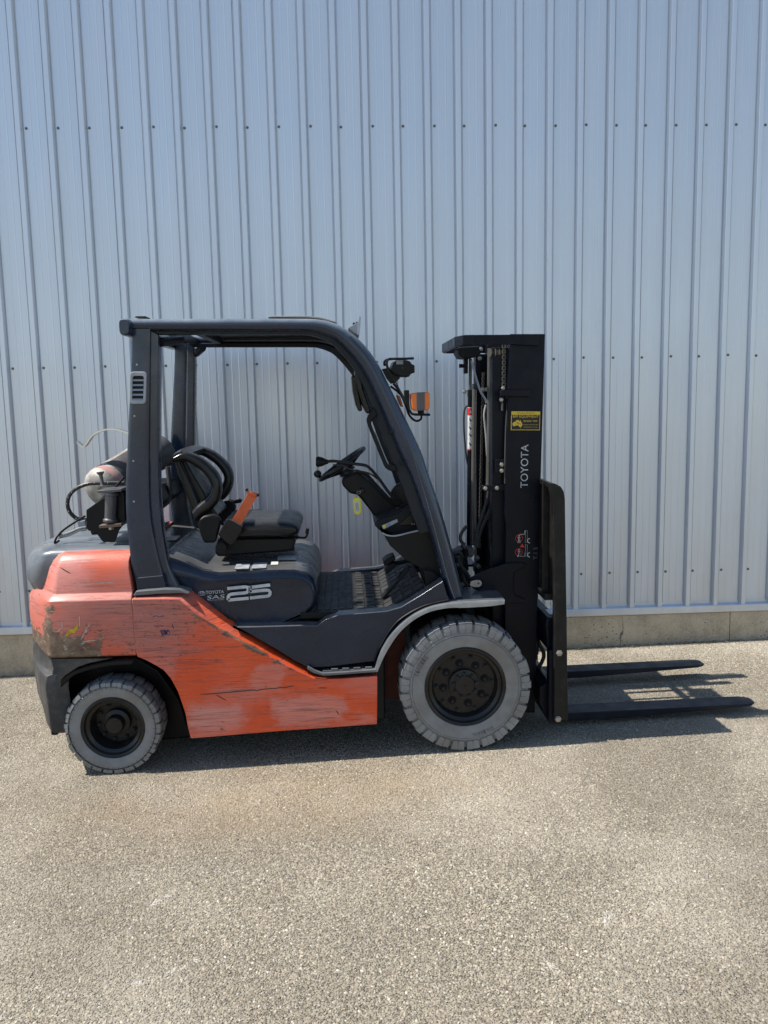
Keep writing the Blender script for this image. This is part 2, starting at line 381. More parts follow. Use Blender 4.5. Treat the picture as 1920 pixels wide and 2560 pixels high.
def orange_mat():
    t = NT('worn_orange_paint')
    x, y, z = t.xyz()
    jn = t.n('TexNoise'); t.l(t.map((7, 7, 11)), jn.inputs['Vector']); jn.inputs['Scale'].default_value = 1.6; jn.inputs['Detail'].default_value = 5; jn.inputs['Roughness'].default_value = .65
    js = t.n('SeparateColor'); t.l(jn.outputs['Color'], js.inputs[0])
    xj = t.math('ADD', x, t.math('MULTIPLY', t.math('SUBTRACT', js.outputs[0], .5), .16))
    zj = t.math('ADD', z, t.math('MULTIPLY', t.math('SUBTRACT', js.outputs[1], .5), .10))
    def area(cr, x0, y0, x1, y1, soft=.02, jit=True):
        a_ = at(cr, x0, y1, -.56); b_ = at(cr, x1, y0, -.56); X, Z = (xj, zj) if jit else (x, z)
        mx = t.math('MULTIPLY', t.rng(X, a_.x - soft, a_.x + soft), t.rng(X, b_.x + soft, b_.x - soft))
        mz = t.math('MULTIPLY', t.rng(Z, a_.z - soft, a_.z + soft), t.rng(Z, b_.z + soft, b_.z - soft))
        return t.math('MULTIPLY', mx, mz, True)
    hs = t.noise(1, 5, .65, t.map((3, 3, 42)))                 # rub marks run fore and aft
    base = t.mix(t.rng(t.noise(3.0, 4), .3, .7), (.60, .062, .014), (.70, .092, .025))
    pink, dusk = (.54, .20, .16), (.40, .135, .105)
    f1 = t.rng(t.noise(1, 4, .55, t.map((2.6, 2, 4.2), (.35, 0, .1))), .45, .58)
    c = t.mix(t.math('MULTIPLY', f1, t.rng(hs, .30, .62, .2, .62)), base, pink)
    # chalked fields of the counterweight and the upper rear of the panel
    up = t.math('MULTIPLY', t.rng(z, .47, .60), t.rng(xj, .50, .30), True)
    c = t.mix(t.math('MULTIPLY', up, t.rng(t.noise(1, 5, .6, t.map((5, 5, 9))), .32, .56, .35, .95)), c, dusk)
    c = t.mix(t.math('MULTIPLY', area('C7', 150, 130, 520, 430, .05), .55), c, (.62, .27, .23))
    c = t.mix(t.math('MULTIPLY', area('D5', 318, 500, 822, 735, .012), .8), c, base)
    c = t.mix(t.math('MULTIPLY', area('C7', 520, 110, 840, 330, .05), .6), c, (.70, .105, .032))
    for q, k in (((400, 830, 715, 985), .75), ((940, 770, 1400, 960), .7), ((820, 560, 1000, 740), .5), ((1480, 880, 1610, 955), .4)):
        c = t.mix(t.math('MULTIPLY', t.math('MULTIPLY', area('D5', *q, .018), t.rng(hs, .3, .6, .45, 1)), k), c, (.58, .26, .21))
    # long dark rub marks
    s1 = t.rng(t.noise(1, 7, .75, t.map((4.0, 5, 105))), .55, .63)
    s2 = t.rng(t.noise(1, 6, .7, t.map((8, 8, 220), (.2, 0, .3))), .55, .63)
    big = t.rng(t.noise(1, 4, .6, t.map((3, 3, 4), (2, 0, 0))), .38, .60)
    zone = t.math('ADD', t.math('MULTIPLY', area('D5', 40, 160, 560, 640, .06), .9), t.math('MULTIPLY', area('C7', 220, 640, 930, 950, .04), .6), True)
    sm = t.math('MULTIPLY', t.math('ADD', s1, t.math('MULTIPLY', s2, .8), True), t.math('ADD', t.rng(big, 0, 1, .42, 1.0), t.math('MULTIPLY', zone, .6), True))
    c = t.mix(t.math('MULTIPLY', sm, .68), c, (.095, .048, .036))
    pl = t.rng(t.noise(1, 6, .7, t.map((5, 5, 170), (.7, 0, .9))), .62, .68)
    c = t.mix(t.math('MULTIPLY', pl, .45), c, (.62, .33, .27))
    # fine speckle of scuffs in the rubbed zone
    sp = t.rng(t.noise(1, 6, .8, t.map((38, 38, 70))), .575, .635)
    c = t.mix(t.math('MULTIPLY', t.math('MULTIPLY', sp, t.math('ADD', zone, .22)), .85), c, (.075, .048, .045))
    # chips to primer and bare metal: low at the rear corner, along corner and panel seam
    ch = t.noise(1, 7, .74, t.map((13, 13, 22)))
    low = t.math('MULTIPLY', t.rng(z, .74, .57), t.rng(x, .10, -.13), True)
    edge = t.math('MULTIPLY', t.rng(t.math('ABSOLUTE', t.math('ADD', x, .235)), .045, .005), t.rng(z, .84, .78), True)
    seam = t.math('MULTIPLY', area('C7', 780, 740, 915, 940, .03), 1.0)
    wear = t.math('ADD', t.math('ADD', t.math('MULTIPLY', low, .44), t.math('MULTIPLY', edge, .20)), t.math('MULTIPLY', seam, .10))
    # grime and lost paint under the panel's top flange
    p0 = at('D5', 420, 238, -.56); p1 = at('D5', 1120, 632, -.56); sl = (p1.z - p0.z) / (p1.x - p0.x)
    dl = t.math('SUBTRACT', z, t.math('ADD', t.math('MULTIPLY', x, sl), p0.z - sl * p0.x))
    band = t.math('MULTIPLY', t.math('MULTIPLY', t.rng(dl, .003, -.003), t.rng(dl, -.034, -.006)), t.rng(x, p0.x - .02, p0.x + .03), True)
    band = t.math('MULTIPLY', band, t.rng(x, p1.x + .05, p1.x - .15), True)
    chip = t.math('MAXIMUM', t.rng(t.math('ADD', ch, wear), .665, .70), t.math('MULTIPLY', t.rng(t.math('ADD', ch, t.math('MULTIPLY', band, .24)), .62, .68), t.math('GREATER_THAN', band, .05)))
    metal = t.mix(t.rng(t.noise(22, 5, .7), .35, .65), (.045, .035, .025), (.17, .135, .085))
    pale = t.rng(t.noise(1, 5, .7, t.map((25, 25, 60), (1, 0, 2))), .58, .63)
    metal = t.mix(t.math('MULTIPLY', pale, .7), metal, (.38, .35, .29))
    c = t.mix(t.math('MULTIPLY', chip, .92), c, metal)
    t.set('Base Color', c); t.set('Specular IOR Level', .4)
    t.set('Roughness', t.math('ADD', t.rng(t.noise(8, 4), .3, .7, .28, .42), t.math('MULTIPLY', t.math('ADD', chip, f1), .16)))
    t.bump(t.math('ADD', t.math('MULTIPLY', chip, -1.0), t.math('MULTIPLY', sm, -.4)), .0015, .8)
    return t.m
M['orange'] = orange_mat()
def tyre_mat():
    t = NT('grey_tyre_rubber')
    n = t.noise(9, 6, .65); n2 = t.noise(60, 4, .6)
    c = t.mix(t.rng(n, .3, .7), (.165, .162, .155), (.24, .237, .228))
    c = t.mix(t.math('MULTIPLY', t.rng(t.noise(5, 6, .72), .46, .66), .6), c, (.125, .108, .085))
    t.set('Base Color', c); t.set('Roughness', t.rng(n2, .3, .7, .5, .72)); t.bump(n2, .0012, .35)
    return t.m
M['tyre'] = tyre_mat()
def hoodgrey():
    t = NT('sun_bleached_grey_paint')
    n = t.noise(1, 5, .6, t.map((3, 9, 9)))
    c = t.mix(t.rng(n, .3, .7), (.06, .07, .08), (.16, .175, .19))
    rust = t.rng(t.math('ADD', t.noise(9, 6, .7), t.rng(t.xyz()[0], -.20, -.42, 0, .16)), .66, .74)
    c = t.mix(t.math('MULTIPLY', rust, .8), c, t.mix(t.noise(30), (.30, .20, .10), (.45, .40, .32)))
    t.set('Base Color', c); t.set('Roughness', t.rng(t.noise(12, 4), .3, .7, .25, .45))
    return t.m
M['hoodgrey'] = hoodgrey()
def cylmat():
    t = NT('cylinder_paint')
    n = t.noise(7, 6, .7); n2 = t.noise(25, 5, .7)
    c = t.mix(t.rng(n, .35, .65), (.15, .13, .11), (.45, .42, .37))
    c = t.mix(t.rng(n2, .58, .68), c, (.15, .11, .08))
    t.set('Base Color', c); t.set('Roughness', .55)
    return t.m
M['cyl'] = cylmat()

# ------------------------------------------------------------------ ground
def gz(x, y):
    k = min(max((y + .565) / 1.669, 0), 1); s = .0317 + (.0151 - .0317) * k
    xc = max(min(x, 7), -6)
    return s * xc - .0182 * (max(y, -9) + .565)
def ground():
    xs = [-60, -30, -14, -8] + [-6 + .25 * i for i in range(53)] + [9, 15, 30, 60]
    ys = [-60, -30, -16, -10] + [-9 + .25 * i for i in range(33)] + [-.75 + .0834 * i for i in range(24)] + [1.4, 3, 8, 20, 60]
    v = [(x, y, gz(x, min(y, 1.3))) for y in ys for x in xs]; n = len(xs)
    f = [[j * n + i, j * n + i + 1, (j + 1) * n + i + 1, (j + 1) * n + i] for j in range(len(ys) - 1) for i in range(n - 1)]
    o = MB().add(v, f).build('ground', M['ground'], None, 0, ang=180)
    tag(o, kind='structure', label='pale chip seal yard of small tan and grey stones')
ground()

def ground_chips():
    xs = [-2.4 + .1 * i for i in range(71)]; ys = [-2.95 + .1 * i for i in range(41)]
    v = [(x, y, gz(x, y)) for y in ys for x in xs]; n = len(xs)
    f = [[j * n + i, j * n + i + 1, (j + 1) * n + i + 1, (j + 1) * n + i] for j in range(len(ys) - 1) for i in range(n - 1)]
    o = MB().add(v, f).build('stone_chips', M['chip'], None, 0)
    g = bpy.data.node_groups.new('chips', 'GeometryNodeTree')
    g.interface.new_socket('Geometry', in_out='INPUT', socket_type='NodeSocketGeometry')
    g.interface.new_socket('Geometry', in_out='OUTPUT', socket_type='NodeSocketGeometry')
    N = g.nodes.new; L = g.links.new
    gi, go = N('NodeGroupInput'), N('NodeGroupOutput')
    d = N('GeometryNodeDistributePointsOnFaces'); nz = N('ShaderNodeTexNoise'); nz.inputs['Scale'].default_value = 1.7; nz.inputs['Detail'].default_value = 5; nz.inputs['Roughness'].default_value = .65
    mr = N('ShaderNodeMapRange'); mr.inputs[1].default_value = .36; mr.inputs[2].default_value = .62; mr.inputs[3].default_value = 6000; mr.inputs[4].default_value = 19000
    L(nz.outputs['Fac'], mr.inputs[0]); L(mr.outputs[0], d.inputs['Density'])
    ico = N('GeometryNodeMeshIcoSphere'); ico.inputs['Radius'].default_value = .0058; ico.inputs['Subdivisions'].default_value = 1
    sm = N('GeometryNodeSetMaterial'); sm.inputs['Material'].default_value = M['chip']
    ins = N('GeometryNodeInstanceOnPoints')
    rr = N('FunctionNodeRandomValue'); rr.data_type = 'FLOAT_VECTOR'; rr.inputs[0].default_value = (-.5, -.5, 0); rr.inputs[1].default_value = (.5, .5, 6.283)
    rs = N('FunctionNodeRandomValue'); rs.data_type = 'FLOAT_VECTOR'; rs.inputs[0].default_value = (.32, .28, .14); rs.inputs[1].default_value = (1.25, .95, .40)
    L(gi.outputs[0], d.inputs['Mesh']); L(d.outputs['Points'], ins.inputs['Points'])
    L(ico.outputs['Mesh'], sm.inputs['Geometry']); L(sm.outputs[0], ins.inputs['Instance'])
    L(rr.outputs[0], ins.inputs['Rotation']); L(rs.outputs[0], ins.inputs['Scale']); L(ins.outputs[0], go.inputs[0])
    m = o.modifiers.new('scatter', 'NODES'); m.node_group = g
    tag(o, 'countless small tan and grey stone chips set in the yard surface', 'stones', kind='stuff')
ground_chips()

# ------------------------------------------------------------------ wall of the shed
WY, PITCHR, XR0 = 1.104, .1866, 2.726
ZT, ZB = 4.3, .268
wall = tag(empty('shed_wall', (2.0, WY, gz(2, WY))), 'tall pale grey ribbed steel shed wall on a low concrete footing', 'wall')
wall_off = Vector(wall.location)
def wpart(o):
    o.location = o.location - wall_off
    return o
def sheet_profile():
    p = []
    def rib(x0, end=False):
        return [(x0 - .001, 0), (x0 + .001, .0045), (x0 + .0035, .0045), (x0 + .005, -.002), (x0 + .0125, -.026), (x0 + .015, -.0285), (x0 + .040, -.0285), (x0 + .0425, -.026), (x0 + .050, -.002), (x0 + .0515, .0045), (x0 + .054, .0045), (x0 + .056, 0)]
    for k in range(4):
        x0 = k * PITCHR
        p += rib(x0)
        for fx in (.099, .143):                       # two shallow flutes in each pan
            p += [(x0 + fx - .005, 0), (x0 + fx - .0015, -.0012), (x0 + fx + .0015, -.0012), (x0 + fx + .005, 0)]
    # overlapping edge: laps under the next sheet's first rib
    p += [(4 * PITCHR - .002, .0002), (4 * PITCHR - .0012, .006), (4 * PITCHR + .004, .006)]
    return p
pr = sheet_profile()
zs = [ZB + (ZT - ZB) * i / 10 for i in range(11)]
v = [(x, y, z) for z in zs for x, y in pr]; n = len(pr)
f = [[j * n + i, j * n + i + 1, (j + 1) * n + i + 1, (j + 1) * n + i] for j in range(10) for i in range(n - 1)]
sheet0 = MB().add(v, f).build('cladding_sheet', M['wall'], wall, 0, ang=15)
scr = MB().lathe([(.0085, 0), (.0085, -.0012), (.0048, -.0015), (.0048, -.006), (.004, -.0068)], (0, 0, 0), seg=12).build('screw', paint('screw_head', (.16, .16, .16), .4, .5), None, 0)
first = True
for s in range(-11, 8):
    o = sheet0 if s == -11 else sheet0.copy()
    if s != -11: col.objects.link(o)
    o.parent = wall; o.location = Vector((XR0 + s * 4 * PITCHR, WY, 0)) - wall_off
    for k in range(4):
        xr = XR0 + (s * 4 + k) * PITCHR
        if not -1.7 < xr < 4.2: continue
        for z in (3.296, 1.896, .504):
            q = scr if first else scr.copy()
            if not first: col.objects.link(q)
            first = False
            q.parent = o
            q.location = Vector((k * PITCHR + .067 + random.uniform(-.004, .004), -.0005, z + random.uniform(-.004, .004)))
            q.rotation_euler = (0, random.uniform(0, 6), 0)
def flashing(x0, x1):
    pts = [(WY - .002, ZB + .03), (WY - .002, ZB + .012), (WY - .034, ZB + .006), (WY - .036, ZB + .002), (WY - .036, ZB - .038), (WY - .032, ZB - .042), (WY - .010, ZB - .044), (WY - .010, ZB + .006), (WY + .01, ZB + .03)]
    vv = [(x, y, z) for x in (x0, x1) for y, z in pts]; m = len(pts)
    ff = [[i, (i + 1) % m, m + (i + 1) % m, m + i] for i in range(m)] + [list(range(m)), list(range(2 * m - 1, m - 1, -1))]
    return wpart(MB().add(vv, ff).build('base_flashing', M['wall'], wall, 0, ang=20))
flashing(-5.5, -.35); flashing(-.349, 4.4); flashing(4.401, 8.4)
def footing(x0, x1):
    n_ = max(2, int((x1 - x0) / .25)); rings = []
    for i in range(n_ + 1):
        x = x0 + (x1 - x0) * i / n_; g = gz(x, WY) - .12
        rings.append([(x, WY - .022, g), (x, WY - .018, ZB - .050), (x, WY - .012, ZB - .0445), (x, WY + .2, ZB - .0445), (x, WY + .2, g)])
    return wpart(MB().loft(rings).build('concrete_footing', M['concrete'], wall, 0, ang=20))
xj = at('D3', 1395, 430, WY).x
footing(-5.5, xj - .0025); footing(xj + .0025, 8.4)
# frame of the shed behind the cladding keeps the sheets upright
g_ = MB()
for z in (.504, 1.896, 3.296, 4.2): g_.box((1.5, WY + .072, z), (14, .12, .06))
wpart(g_.build('wall_girt', M['alu'], wall))
# dry litter along the footing
lt = MB()
for i in range(300):
    x = random.choice([random.uniform(-1.5, 4), random.uniform(2.0, 3.9)]); y = WY - .025 - abs(random.gauss(0, .03))
    if y < WY - .14: continue
    a = random.uniform(0, 6.3); L = random.choice([random.uniform(.003, .008), random.uniform(.003, .010), random.uniform(.008, .028)]); W_ = L * random.uniform(.15, .4)
    d = Vector((math.cos(a), math.sin(a) * .6, random.uniform(-.1, .3))); e = Vector((-math.sin(a), math.cos(a), random.uniform(-.3, .3)))
    c = Vector((x, y, gz(x, y) + .006))
    lt.add([c - d * L, c + e * W_ + Vector((0, 0, .004)), c + d * L, c - e * W_ + Vector((0, 0, .003))], [[0, 1, 2], [0, 2, 3]])
tag(lt.build('leaf_litter', paint('dry_leaf', (.16, .11, .06), .8, var=.4, nscale=30), None), 'thin scatter of dry leaf bits along the concrete footing', 'leaves', kind='stuff')

# ================================================================== FORKLIFT
T = tag(empty('forklift', (0.8, 0, gz(.8, -.565))), 'worn orange and dark grey gas forklift with a black mast and two forks', 'forklift')
TOFF = Vector(T.location)
def fin():
    """parts were modelled in place; hang them on the forklift's base"""
    for o in T.children:
        o.location = Vector(o.location) - TOFF

# ---- counterweight
def plan(xf, ys, xc, xr, z, yr=-.25):
    d = xc - xr
    half = [(xf, ys), ((xf + xc) / 2, ys), (xc + .012, ys), (xc - .008, ys + .008), (xc - .38 * d, ys + .085), (xc - .72 * d, ys + .175), (xr, yr), (xr - .022, -.11)]
    return [Vector((x, y, z)) for x, y in half] + [Vector((x, -y, z)) for x, y in reversed(half)]
def cw_level(y, xcp, xrp, xfp, ys, dx=0):
    c = at('C7', xcp, y, -.56); r = at('C7', xrp, y, -.25); fr = at('C7', xfp, y, -.56)
    return plan(fr.x, ys, c.x + dx, r.x + dx, c.z)
lv = [cw_level(955, 214, 165, 931, -.545), cw_level(938, 212, 146, 930, -.558), cw_level(860, 206, 82, 924, -.562), cw_level(700, 205, 58, 912, -.562),
      cw_level(540, 205, 56, 898, -.562), cw_level(482, 205, 92, 893, -.560), cw_level(455, 215, 100, 889, -.546), cw_level(432, 232, 108, 886, -.527),
      cw_level(330, 236, 128, 866, -.520), cw_level(240, 238, 148, 848, -.512), cw_level(180, 246, 168, 842, -.498), cw_level(130, 262, 190, 846, -.475), cw_level(104, 290, 225, 852, -.445)]
cw = MB().loft(lv).build('counterweight', M['orange'], T, .004, ang=50)
# ---- dark grey cover over the counterweight
zc = at('E2', 620, 915, -.43).z
def cap_ring(z, xr, ys):
    xf_ = at('C7', 905, 60, -.4).x; xc = xr + .11
    half = [(xf_, ys), (xc + .04, ys), (xc, ys + .012), (xc - .055, ys + .075), (xr + .014, ys + .18), (xr, -.12)]
    return [Vector((x, q, z)) for x, q in half] + [Vector((x, -q, z)) for x, q in reversed(half)]
cq = [(at(c_, x, y, -.12), ys) for c_, x, y, ys in (('C7', 128, 330, -.37), ('C7', 108, 300, -.395), ('C7', 70, 200, -.42), ('C7', 84, 100, -.43), ('E2', 92, 940, -.432), ('E2', 130, 880, -.434))]
cl = [cap_ring(p.z, p.x, ys) for p, ys in cq]
zl = cq[-1][0].z
for k, (dx, ys) in enumerate(((.018, -.430), (.045, -.418), (.085, -.395), (.13, -.35))):
    cl.append(cap_ring(zl + (zc + .006 - zl) * (.45, .75, .93, 1.0)[k], cq[-1][0].x + dx, ys))
MB().loft(cl).build('counterweight_cover', M['hoodgrey'], T, 0, ang=50)
# ---- lower rear weight with the mudguard lip
rings = []
for (y, xc, xr, ys) in ((912, 176, 92, -.50), (1000, 245, 84, -.52), (1075, 235, 88, -.54), (1100, 172, 90, -.545), (1200, 164, 96, -.545), (1400, 192, 128, -.545), (1545, 214, 176, -.545), (1572, 240, 205, -.54)):
    c = at('C7', xc, y, ys); r = at('C7', xr, y, -.27); c2 = c.x + (.052 if y > 1080 else .03)
    half = [(c2, ys), (c.x + .008, ys), (c.x, ys + .008), (c.x - .4 * (c.x - r.x), ys + .1), (r.x, -.27), (r.x - .03, -.1)]
    rings.append([Vector((x, q, c.z)) for x, q in half] + [Vector((x, -q, c.z)) for x, q in reversed(half)])
# only a shell: leave the wheel arch free
def shell(rings, th):
    m = MB(); n_ = len(rings[0]); outer = rings
    inner = [[Vector((p.x + th, p.y - math.copysign(th * .6, p.y), p.z)) for p in r] for r in rings]
    nr = len(rings); v_ = [p for r in outer for p in r] + [p for r in inner for p in r]; o_ = nr * n_; f_ = []
    for i in range(nr - 1):
        for k in range(n_ - 1):
            f_.append([i*n_+k, i*n_+k+1, (i+1)*n_+k+1, (i+1)*n_+k]); f_.append([o_+i*n_+k, o_+(i+1)*n_+k, o_+(i+1)*n_+k+1, o_+i*n_+k+1])
        for k in (0, n_ - 1): f_.append([i*n_+k, (i+1)*n_+k, o_+(i+1)*n_+k, o_+i*n_+k])
    for k in range(n_ - 1):
        for i in (0, nr - 1): f_.append([i*n_+k, i*n_+k+1, o_+i*n_+k+1, o_+i*n_+k])
    return m.add(v_, f_)
M['tail'] = paint('scuffed_grey_paint', (.030, .031, .033), .45, dust=.9, dustcol=(.14, .12, .10), nscale=7, var=.35)
shell(rings, .05).build('rear_bumper', M['tail'], T, .004, ang=40)
lw = prism('lower_counterweight', P('C7', [(216,950),(740,948),(640,968),(540,990),(450,1022),(340,1092),(268,1175),(235,1150),(232,1080),(240,1030)], -.54), -.542, .542, M['tail'], T, .006)
MB().prism(P('C7', [(262,960),(930,945),(1110,1050),(1290,1300),(1385,1610),(1100,1640),(700,1600),(340,1560),(262,1500)], -.34), -.335, .335).build('arch_interior', M['black'], T, .01)
# ---- chassis core: dark box between the wheels
ch = MB()
ch.prism(P('C7', [(420,960),(930,942),(1100,1040),(1300,1300),(1380,1610),(3000,1500),(3000,900),(300,900)], -.46), -.40, .40)
ch.build('chassis', M['slate_inner'], T, .01)
MB().prism(P('C7', [(560,1400),(900,1380),(900,1600),(560,1620)], -.3), -.36, .36).build('rear_axle', M['black'], T, .01)
# rear arch liner
al = MB()
arch_o = P('C7', [(240,1560),(232,1300),(262,1180),(340,1090),(450,1020),(700,955),(932,940)], -.5)
arch_i = P('C7', [(300,1560),(285,1320),(310,1210),(380,1125),(470,1060),(700,1000),(900,985)], -.5)
al.sweep(arch_o, arch_i, -.535, -.33, ex=.3); al.build('wheel_arch_liner', M['black'], T)
mirror(bpy.data.objects['wheel_arch_liner'])
# ---- orange side panels
def side_panel():
    up = P('D5', [(22,122),(200,112),(330,104),(398,104),(640,288),(860,424),(1040,530),(1162,600),(1200,640),(1260,652),(1400,648),(1614,630)], -.495)
    lo = P('D5', [(24,150),(200,146),(335,150),(420,226),(640,372),(860,494),(1040,584),(1150,636),(1205,660),(1265,668),(1400,664),(1616,648)], -.562)
    rest = P('D5', [(1616,800),(1614,962),(1000,1006),(406,1055),(388,985),(370,890),(350,830),(322,750),(275,664),(230,612),(178,580),(118,548),(60,525),(44,470),(34,320)], -.562)
    m = MB(); n_ = len(up)
    face = lo + rest
    v_ = [(x, -.562, z) for x, z in face] + [(x, -.495, z) for x, z in up] + [(x, -.43, z) for x, z in up] + [(x, -.50, z) for x, z in rest]
    nf = len(face); f_ = [list(range(nf))]
    for i in range(n_ - 1):
        f_.append([i, i + 1, nf + i + 1, nf + i]); f_.append([nf + i, nf + i + 1, nf + n_ + i + 1, nf + n_ + i])
    r0 = n_; rb = nf + 2 * n_
    for i in range(len(rest) - 1): f_.append([r0 + i, r0 + i + 1, rb + i + 1, rb + i])
    f_.append([n_ - 1, r0, rb, nf + n_ - 1]); f_.append([0, nf, nf + n_, rb + len(rest) - 1, r0 + len(rest) - 1])
    return m.add(v_, f_).build('side_panel', M['orange'], T, .005, ang=40)
mirror(side_panel())
M['scratch'] = paint('bare_scratch', (.42, .37, .31), .6, var=.3, nscale=60)
M['gouge'] = paint('dark_gouge', (.05, .035, .028), .6)
M['ink'] = paint('blue_ink', (.05, .04, .13), .6)
M['yspray'] = paint('yellow_overspray', (.50, .34, .02), .6, var=.3, nscale=40)
def zig(c, x0, y0, x1, y1, n, amp):
    return [(x0 + (x1 - x0) * i / n + random.uniform(-amp, amp) * .3, y0 + (y1 - y0) * i / n + random.uniform(-amp, amp)) for i in range(n + 1)]
def strokes(name, c, lst, wpx, Y, mat):
    wm = wpx / CR[c][2] / 560 / 2
    for st in lst:
        pts = P3(c, st, Y); n_ = len(pts); L = []; Q = []
        for i, p in enumerate(pts):
            d = (pts[min(i + 1, n_ - 1)] - pts[max(i - 1, 0)]).normalized(); nr = Vector((-d.z, 0, d.x)) * wm * (1 if 0 < i < n_ - 1 else .3)
            L.append(p + nr); Q.append(p - nr)
        MB().add(L + Q, [[i, i + 1, n_ + i + 1, n_ + i] for i in range(n_ - 1)]).build(name, mat, T, 0, smooth=False)
strokes('scratch', 'C7', [zig('C7', 378, 330, 760, 318, 9, 4), zig('C7', 600, 352, 640, 350, 3, 4), zig('C7', 730, 300, 736, 310, 2, 2)], 7, -.522, M['scratch'])
strokes('scratch', 'C7', [zig('C7', 458, 598, 462, 690, 5, 3), zig('C7', 312, 640, 320, 700, 4, 4), zig('C7', 548, 655, 470, 795, 6, 5), zig('C7', 500, 740, 540, 710, 3, 5), zig('C7', 260, 730, 330, 690, 4, 6), zig('C7', 480, 808, 605, 796, 4, 4)], 7, -.5632, M['scratch'])
strokes('gouge', 'C7', [zig('C7', 300, 198, 390, 246, 4, 2)], 8, -.522, M['gouge'])
strokes('gouge', 'D5', [zig('D5', 468, 766, 820, 742, 9, 3) + zig('D5', 830, 742, 1082, 714, 8, 3), zig('D5', 285, 310, 296, 345, 3, 2), zig('D5', 1230, 726, 1290, 724, 4, 2), zig('D5', 570, 772, 640, 806, 4, 2), zig('D5', 1345, 870, 1370, 900, 3, 3)], 6, -.5632, M['gouge'])
strokes('ink_scribble', 'D5', [[(225 + 22 * math.cos(a * 2.3) + a * 3, 365 + 16 * math.sin(a * 3.1)) for a in [i * .35 for i in range(30)]], zig('D5', 150, 262, 238, 260, 12, 6), zig('D5', 165, 322, 232, 320, 10, 5)], 4, -.5632, M['ink'])
prism('paint_mark', P('C7', [(342,772),(352,735),(375,712),(410,706),(432,680),(450,662),(446,700),(420,738),(388,742),(360,758)], -.563), -.5632, -.5615, M['yspray'], T, 0)
# sill trim over the panel's rear end
prism('sill_trim', P('C7', [(912,424),(1120,408),(1300,402),(1372,408),(1335,392),(1290,374),(1180,368),(935,386)], -.53), -.545, -.40, M['trim'], T, .003)
# ---- engine hood
hp = P('C2', [(150,1150),(168,1250),(240,1330),(330,1418),(600,1612),(738,1702),(1050,1680),(1290,1596),(1350,1540),(1366,1430),(1368,1310),(1350,1200),(1318,1120),(1262,1045),(1180,1035),(1100,1120),(980,1225),(800,1255),(480,1262),(400,1240),(300,1185)], -.46)
hood = MB()
def hoodring(y, ins, dz):
    cx = sum(p[0] for p in hp) / len(hp); cz = sum(p[1] for p in hp) / len(hp)
    return None
# side profile of the hood: flat deck behind, rounded front
zd = at('C2', 600, 1256, -.43).z
xf = at('C2', 1368, 1320, -.43).x
lowpts = P('C2', [(150,1150),(168,1250),(240,1330),(330,1418),(600,1612),(738,1702),(1050,1682),(1290,1598),(1352,1540)], -.45)
front = [(xf, lowpts[-1][1] + .03), (xf + .001, zd - .10), (xf - .012, zd - .05), (xf - .045, zd - .012), (xf - .10, zd + .004)]
deck = [(at('C2', 900, 1250, -.43).x, zd + .006), (at('C2', 560, 1262, -.43).x, zd), (at('C2', 420, 1240, -.43).x, zd + .012), (at('C2', 300, 1180, -.43).x, zd + .045), (lowpts[0][0] - .02, zd + .085), (lowpts[0][0] - .02, zd + .02)]
hsec = lowpts + front + deck
def hood_ring(y, k):
    out = []
    for x, z in hsec:
        zz = z - k * max(0, (z - (zd - .09))) * .55 if z > zd - .09 else z
        xx = x - k * .022 * (1 if x > xf - .06 else .4) if x > xf - .13 else x
        out.append(Vector((xx, y, zz)))
    return out
hr = [hood_ring(-.448, .95), hood_ring(-.455, .75), hood_ring(-.450, .45), hood_ring(-.43, .18), hood_ring(-.39, .03), hood_ring(-.30, 0)]
hr += [[Vector((p.x, -p.y, p.z)) for p in r] for r in reversed(hr)]
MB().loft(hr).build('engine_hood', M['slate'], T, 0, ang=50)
# rear deck of the hood, between the guard's legs
xa, xb = lowpts[0][0] - .024, at('C7', 870, 60, -.4).x - .06
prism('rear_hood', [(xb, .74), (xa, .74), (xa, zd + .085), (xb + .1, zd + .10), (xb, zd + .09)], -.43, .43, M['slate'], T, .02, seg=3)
s0 = at('C1', 1150, 1850, -.10)
MB().box((s0.x + .03, -.02, zd + .096), (.055, .13, .0015)).build('deck_label', M['paper'], T)
# seams under and behind the hood (rubber edge)
MB().tube([Vector((x, -.452, z)) for x, z in P('C2', [(118,1118),(150,1210),(180,1275),(330,1432),(600,1628),(736,1716),(1050,1696),(1300,1608),(1362,1545)], -.452)], .006, 6).build('hood_seal', M['black'], T)
# stickers on the hood deck
for q, mm in (((1042,1160),(1042,1122),(1200,1120),(1196,1160)), 'paper'), (((985,1200),(990,1172),(1048,1172),(1046,1198)), 'paper'), (((680,1240),(700,1196),(815,1190),(800,1238)), 'sticker'), (((822,1232),(845,1184),(958,1180),(945,1226)), 'sticker'):
    pts = []
    for x, y in q:
        a = at('C2', x, y, -.3); d = a - CAM; t_ = (zd + .0075 - CAM.z) / d.z; pts.append(CAM + d * t_)
    MB().add(pts + [p - Vector((0, 0, .001)) for p in pts], [[0,1,2,3],[4,7,6,5]]).build('deck_label', M[mm], T, 0, smooth=False)
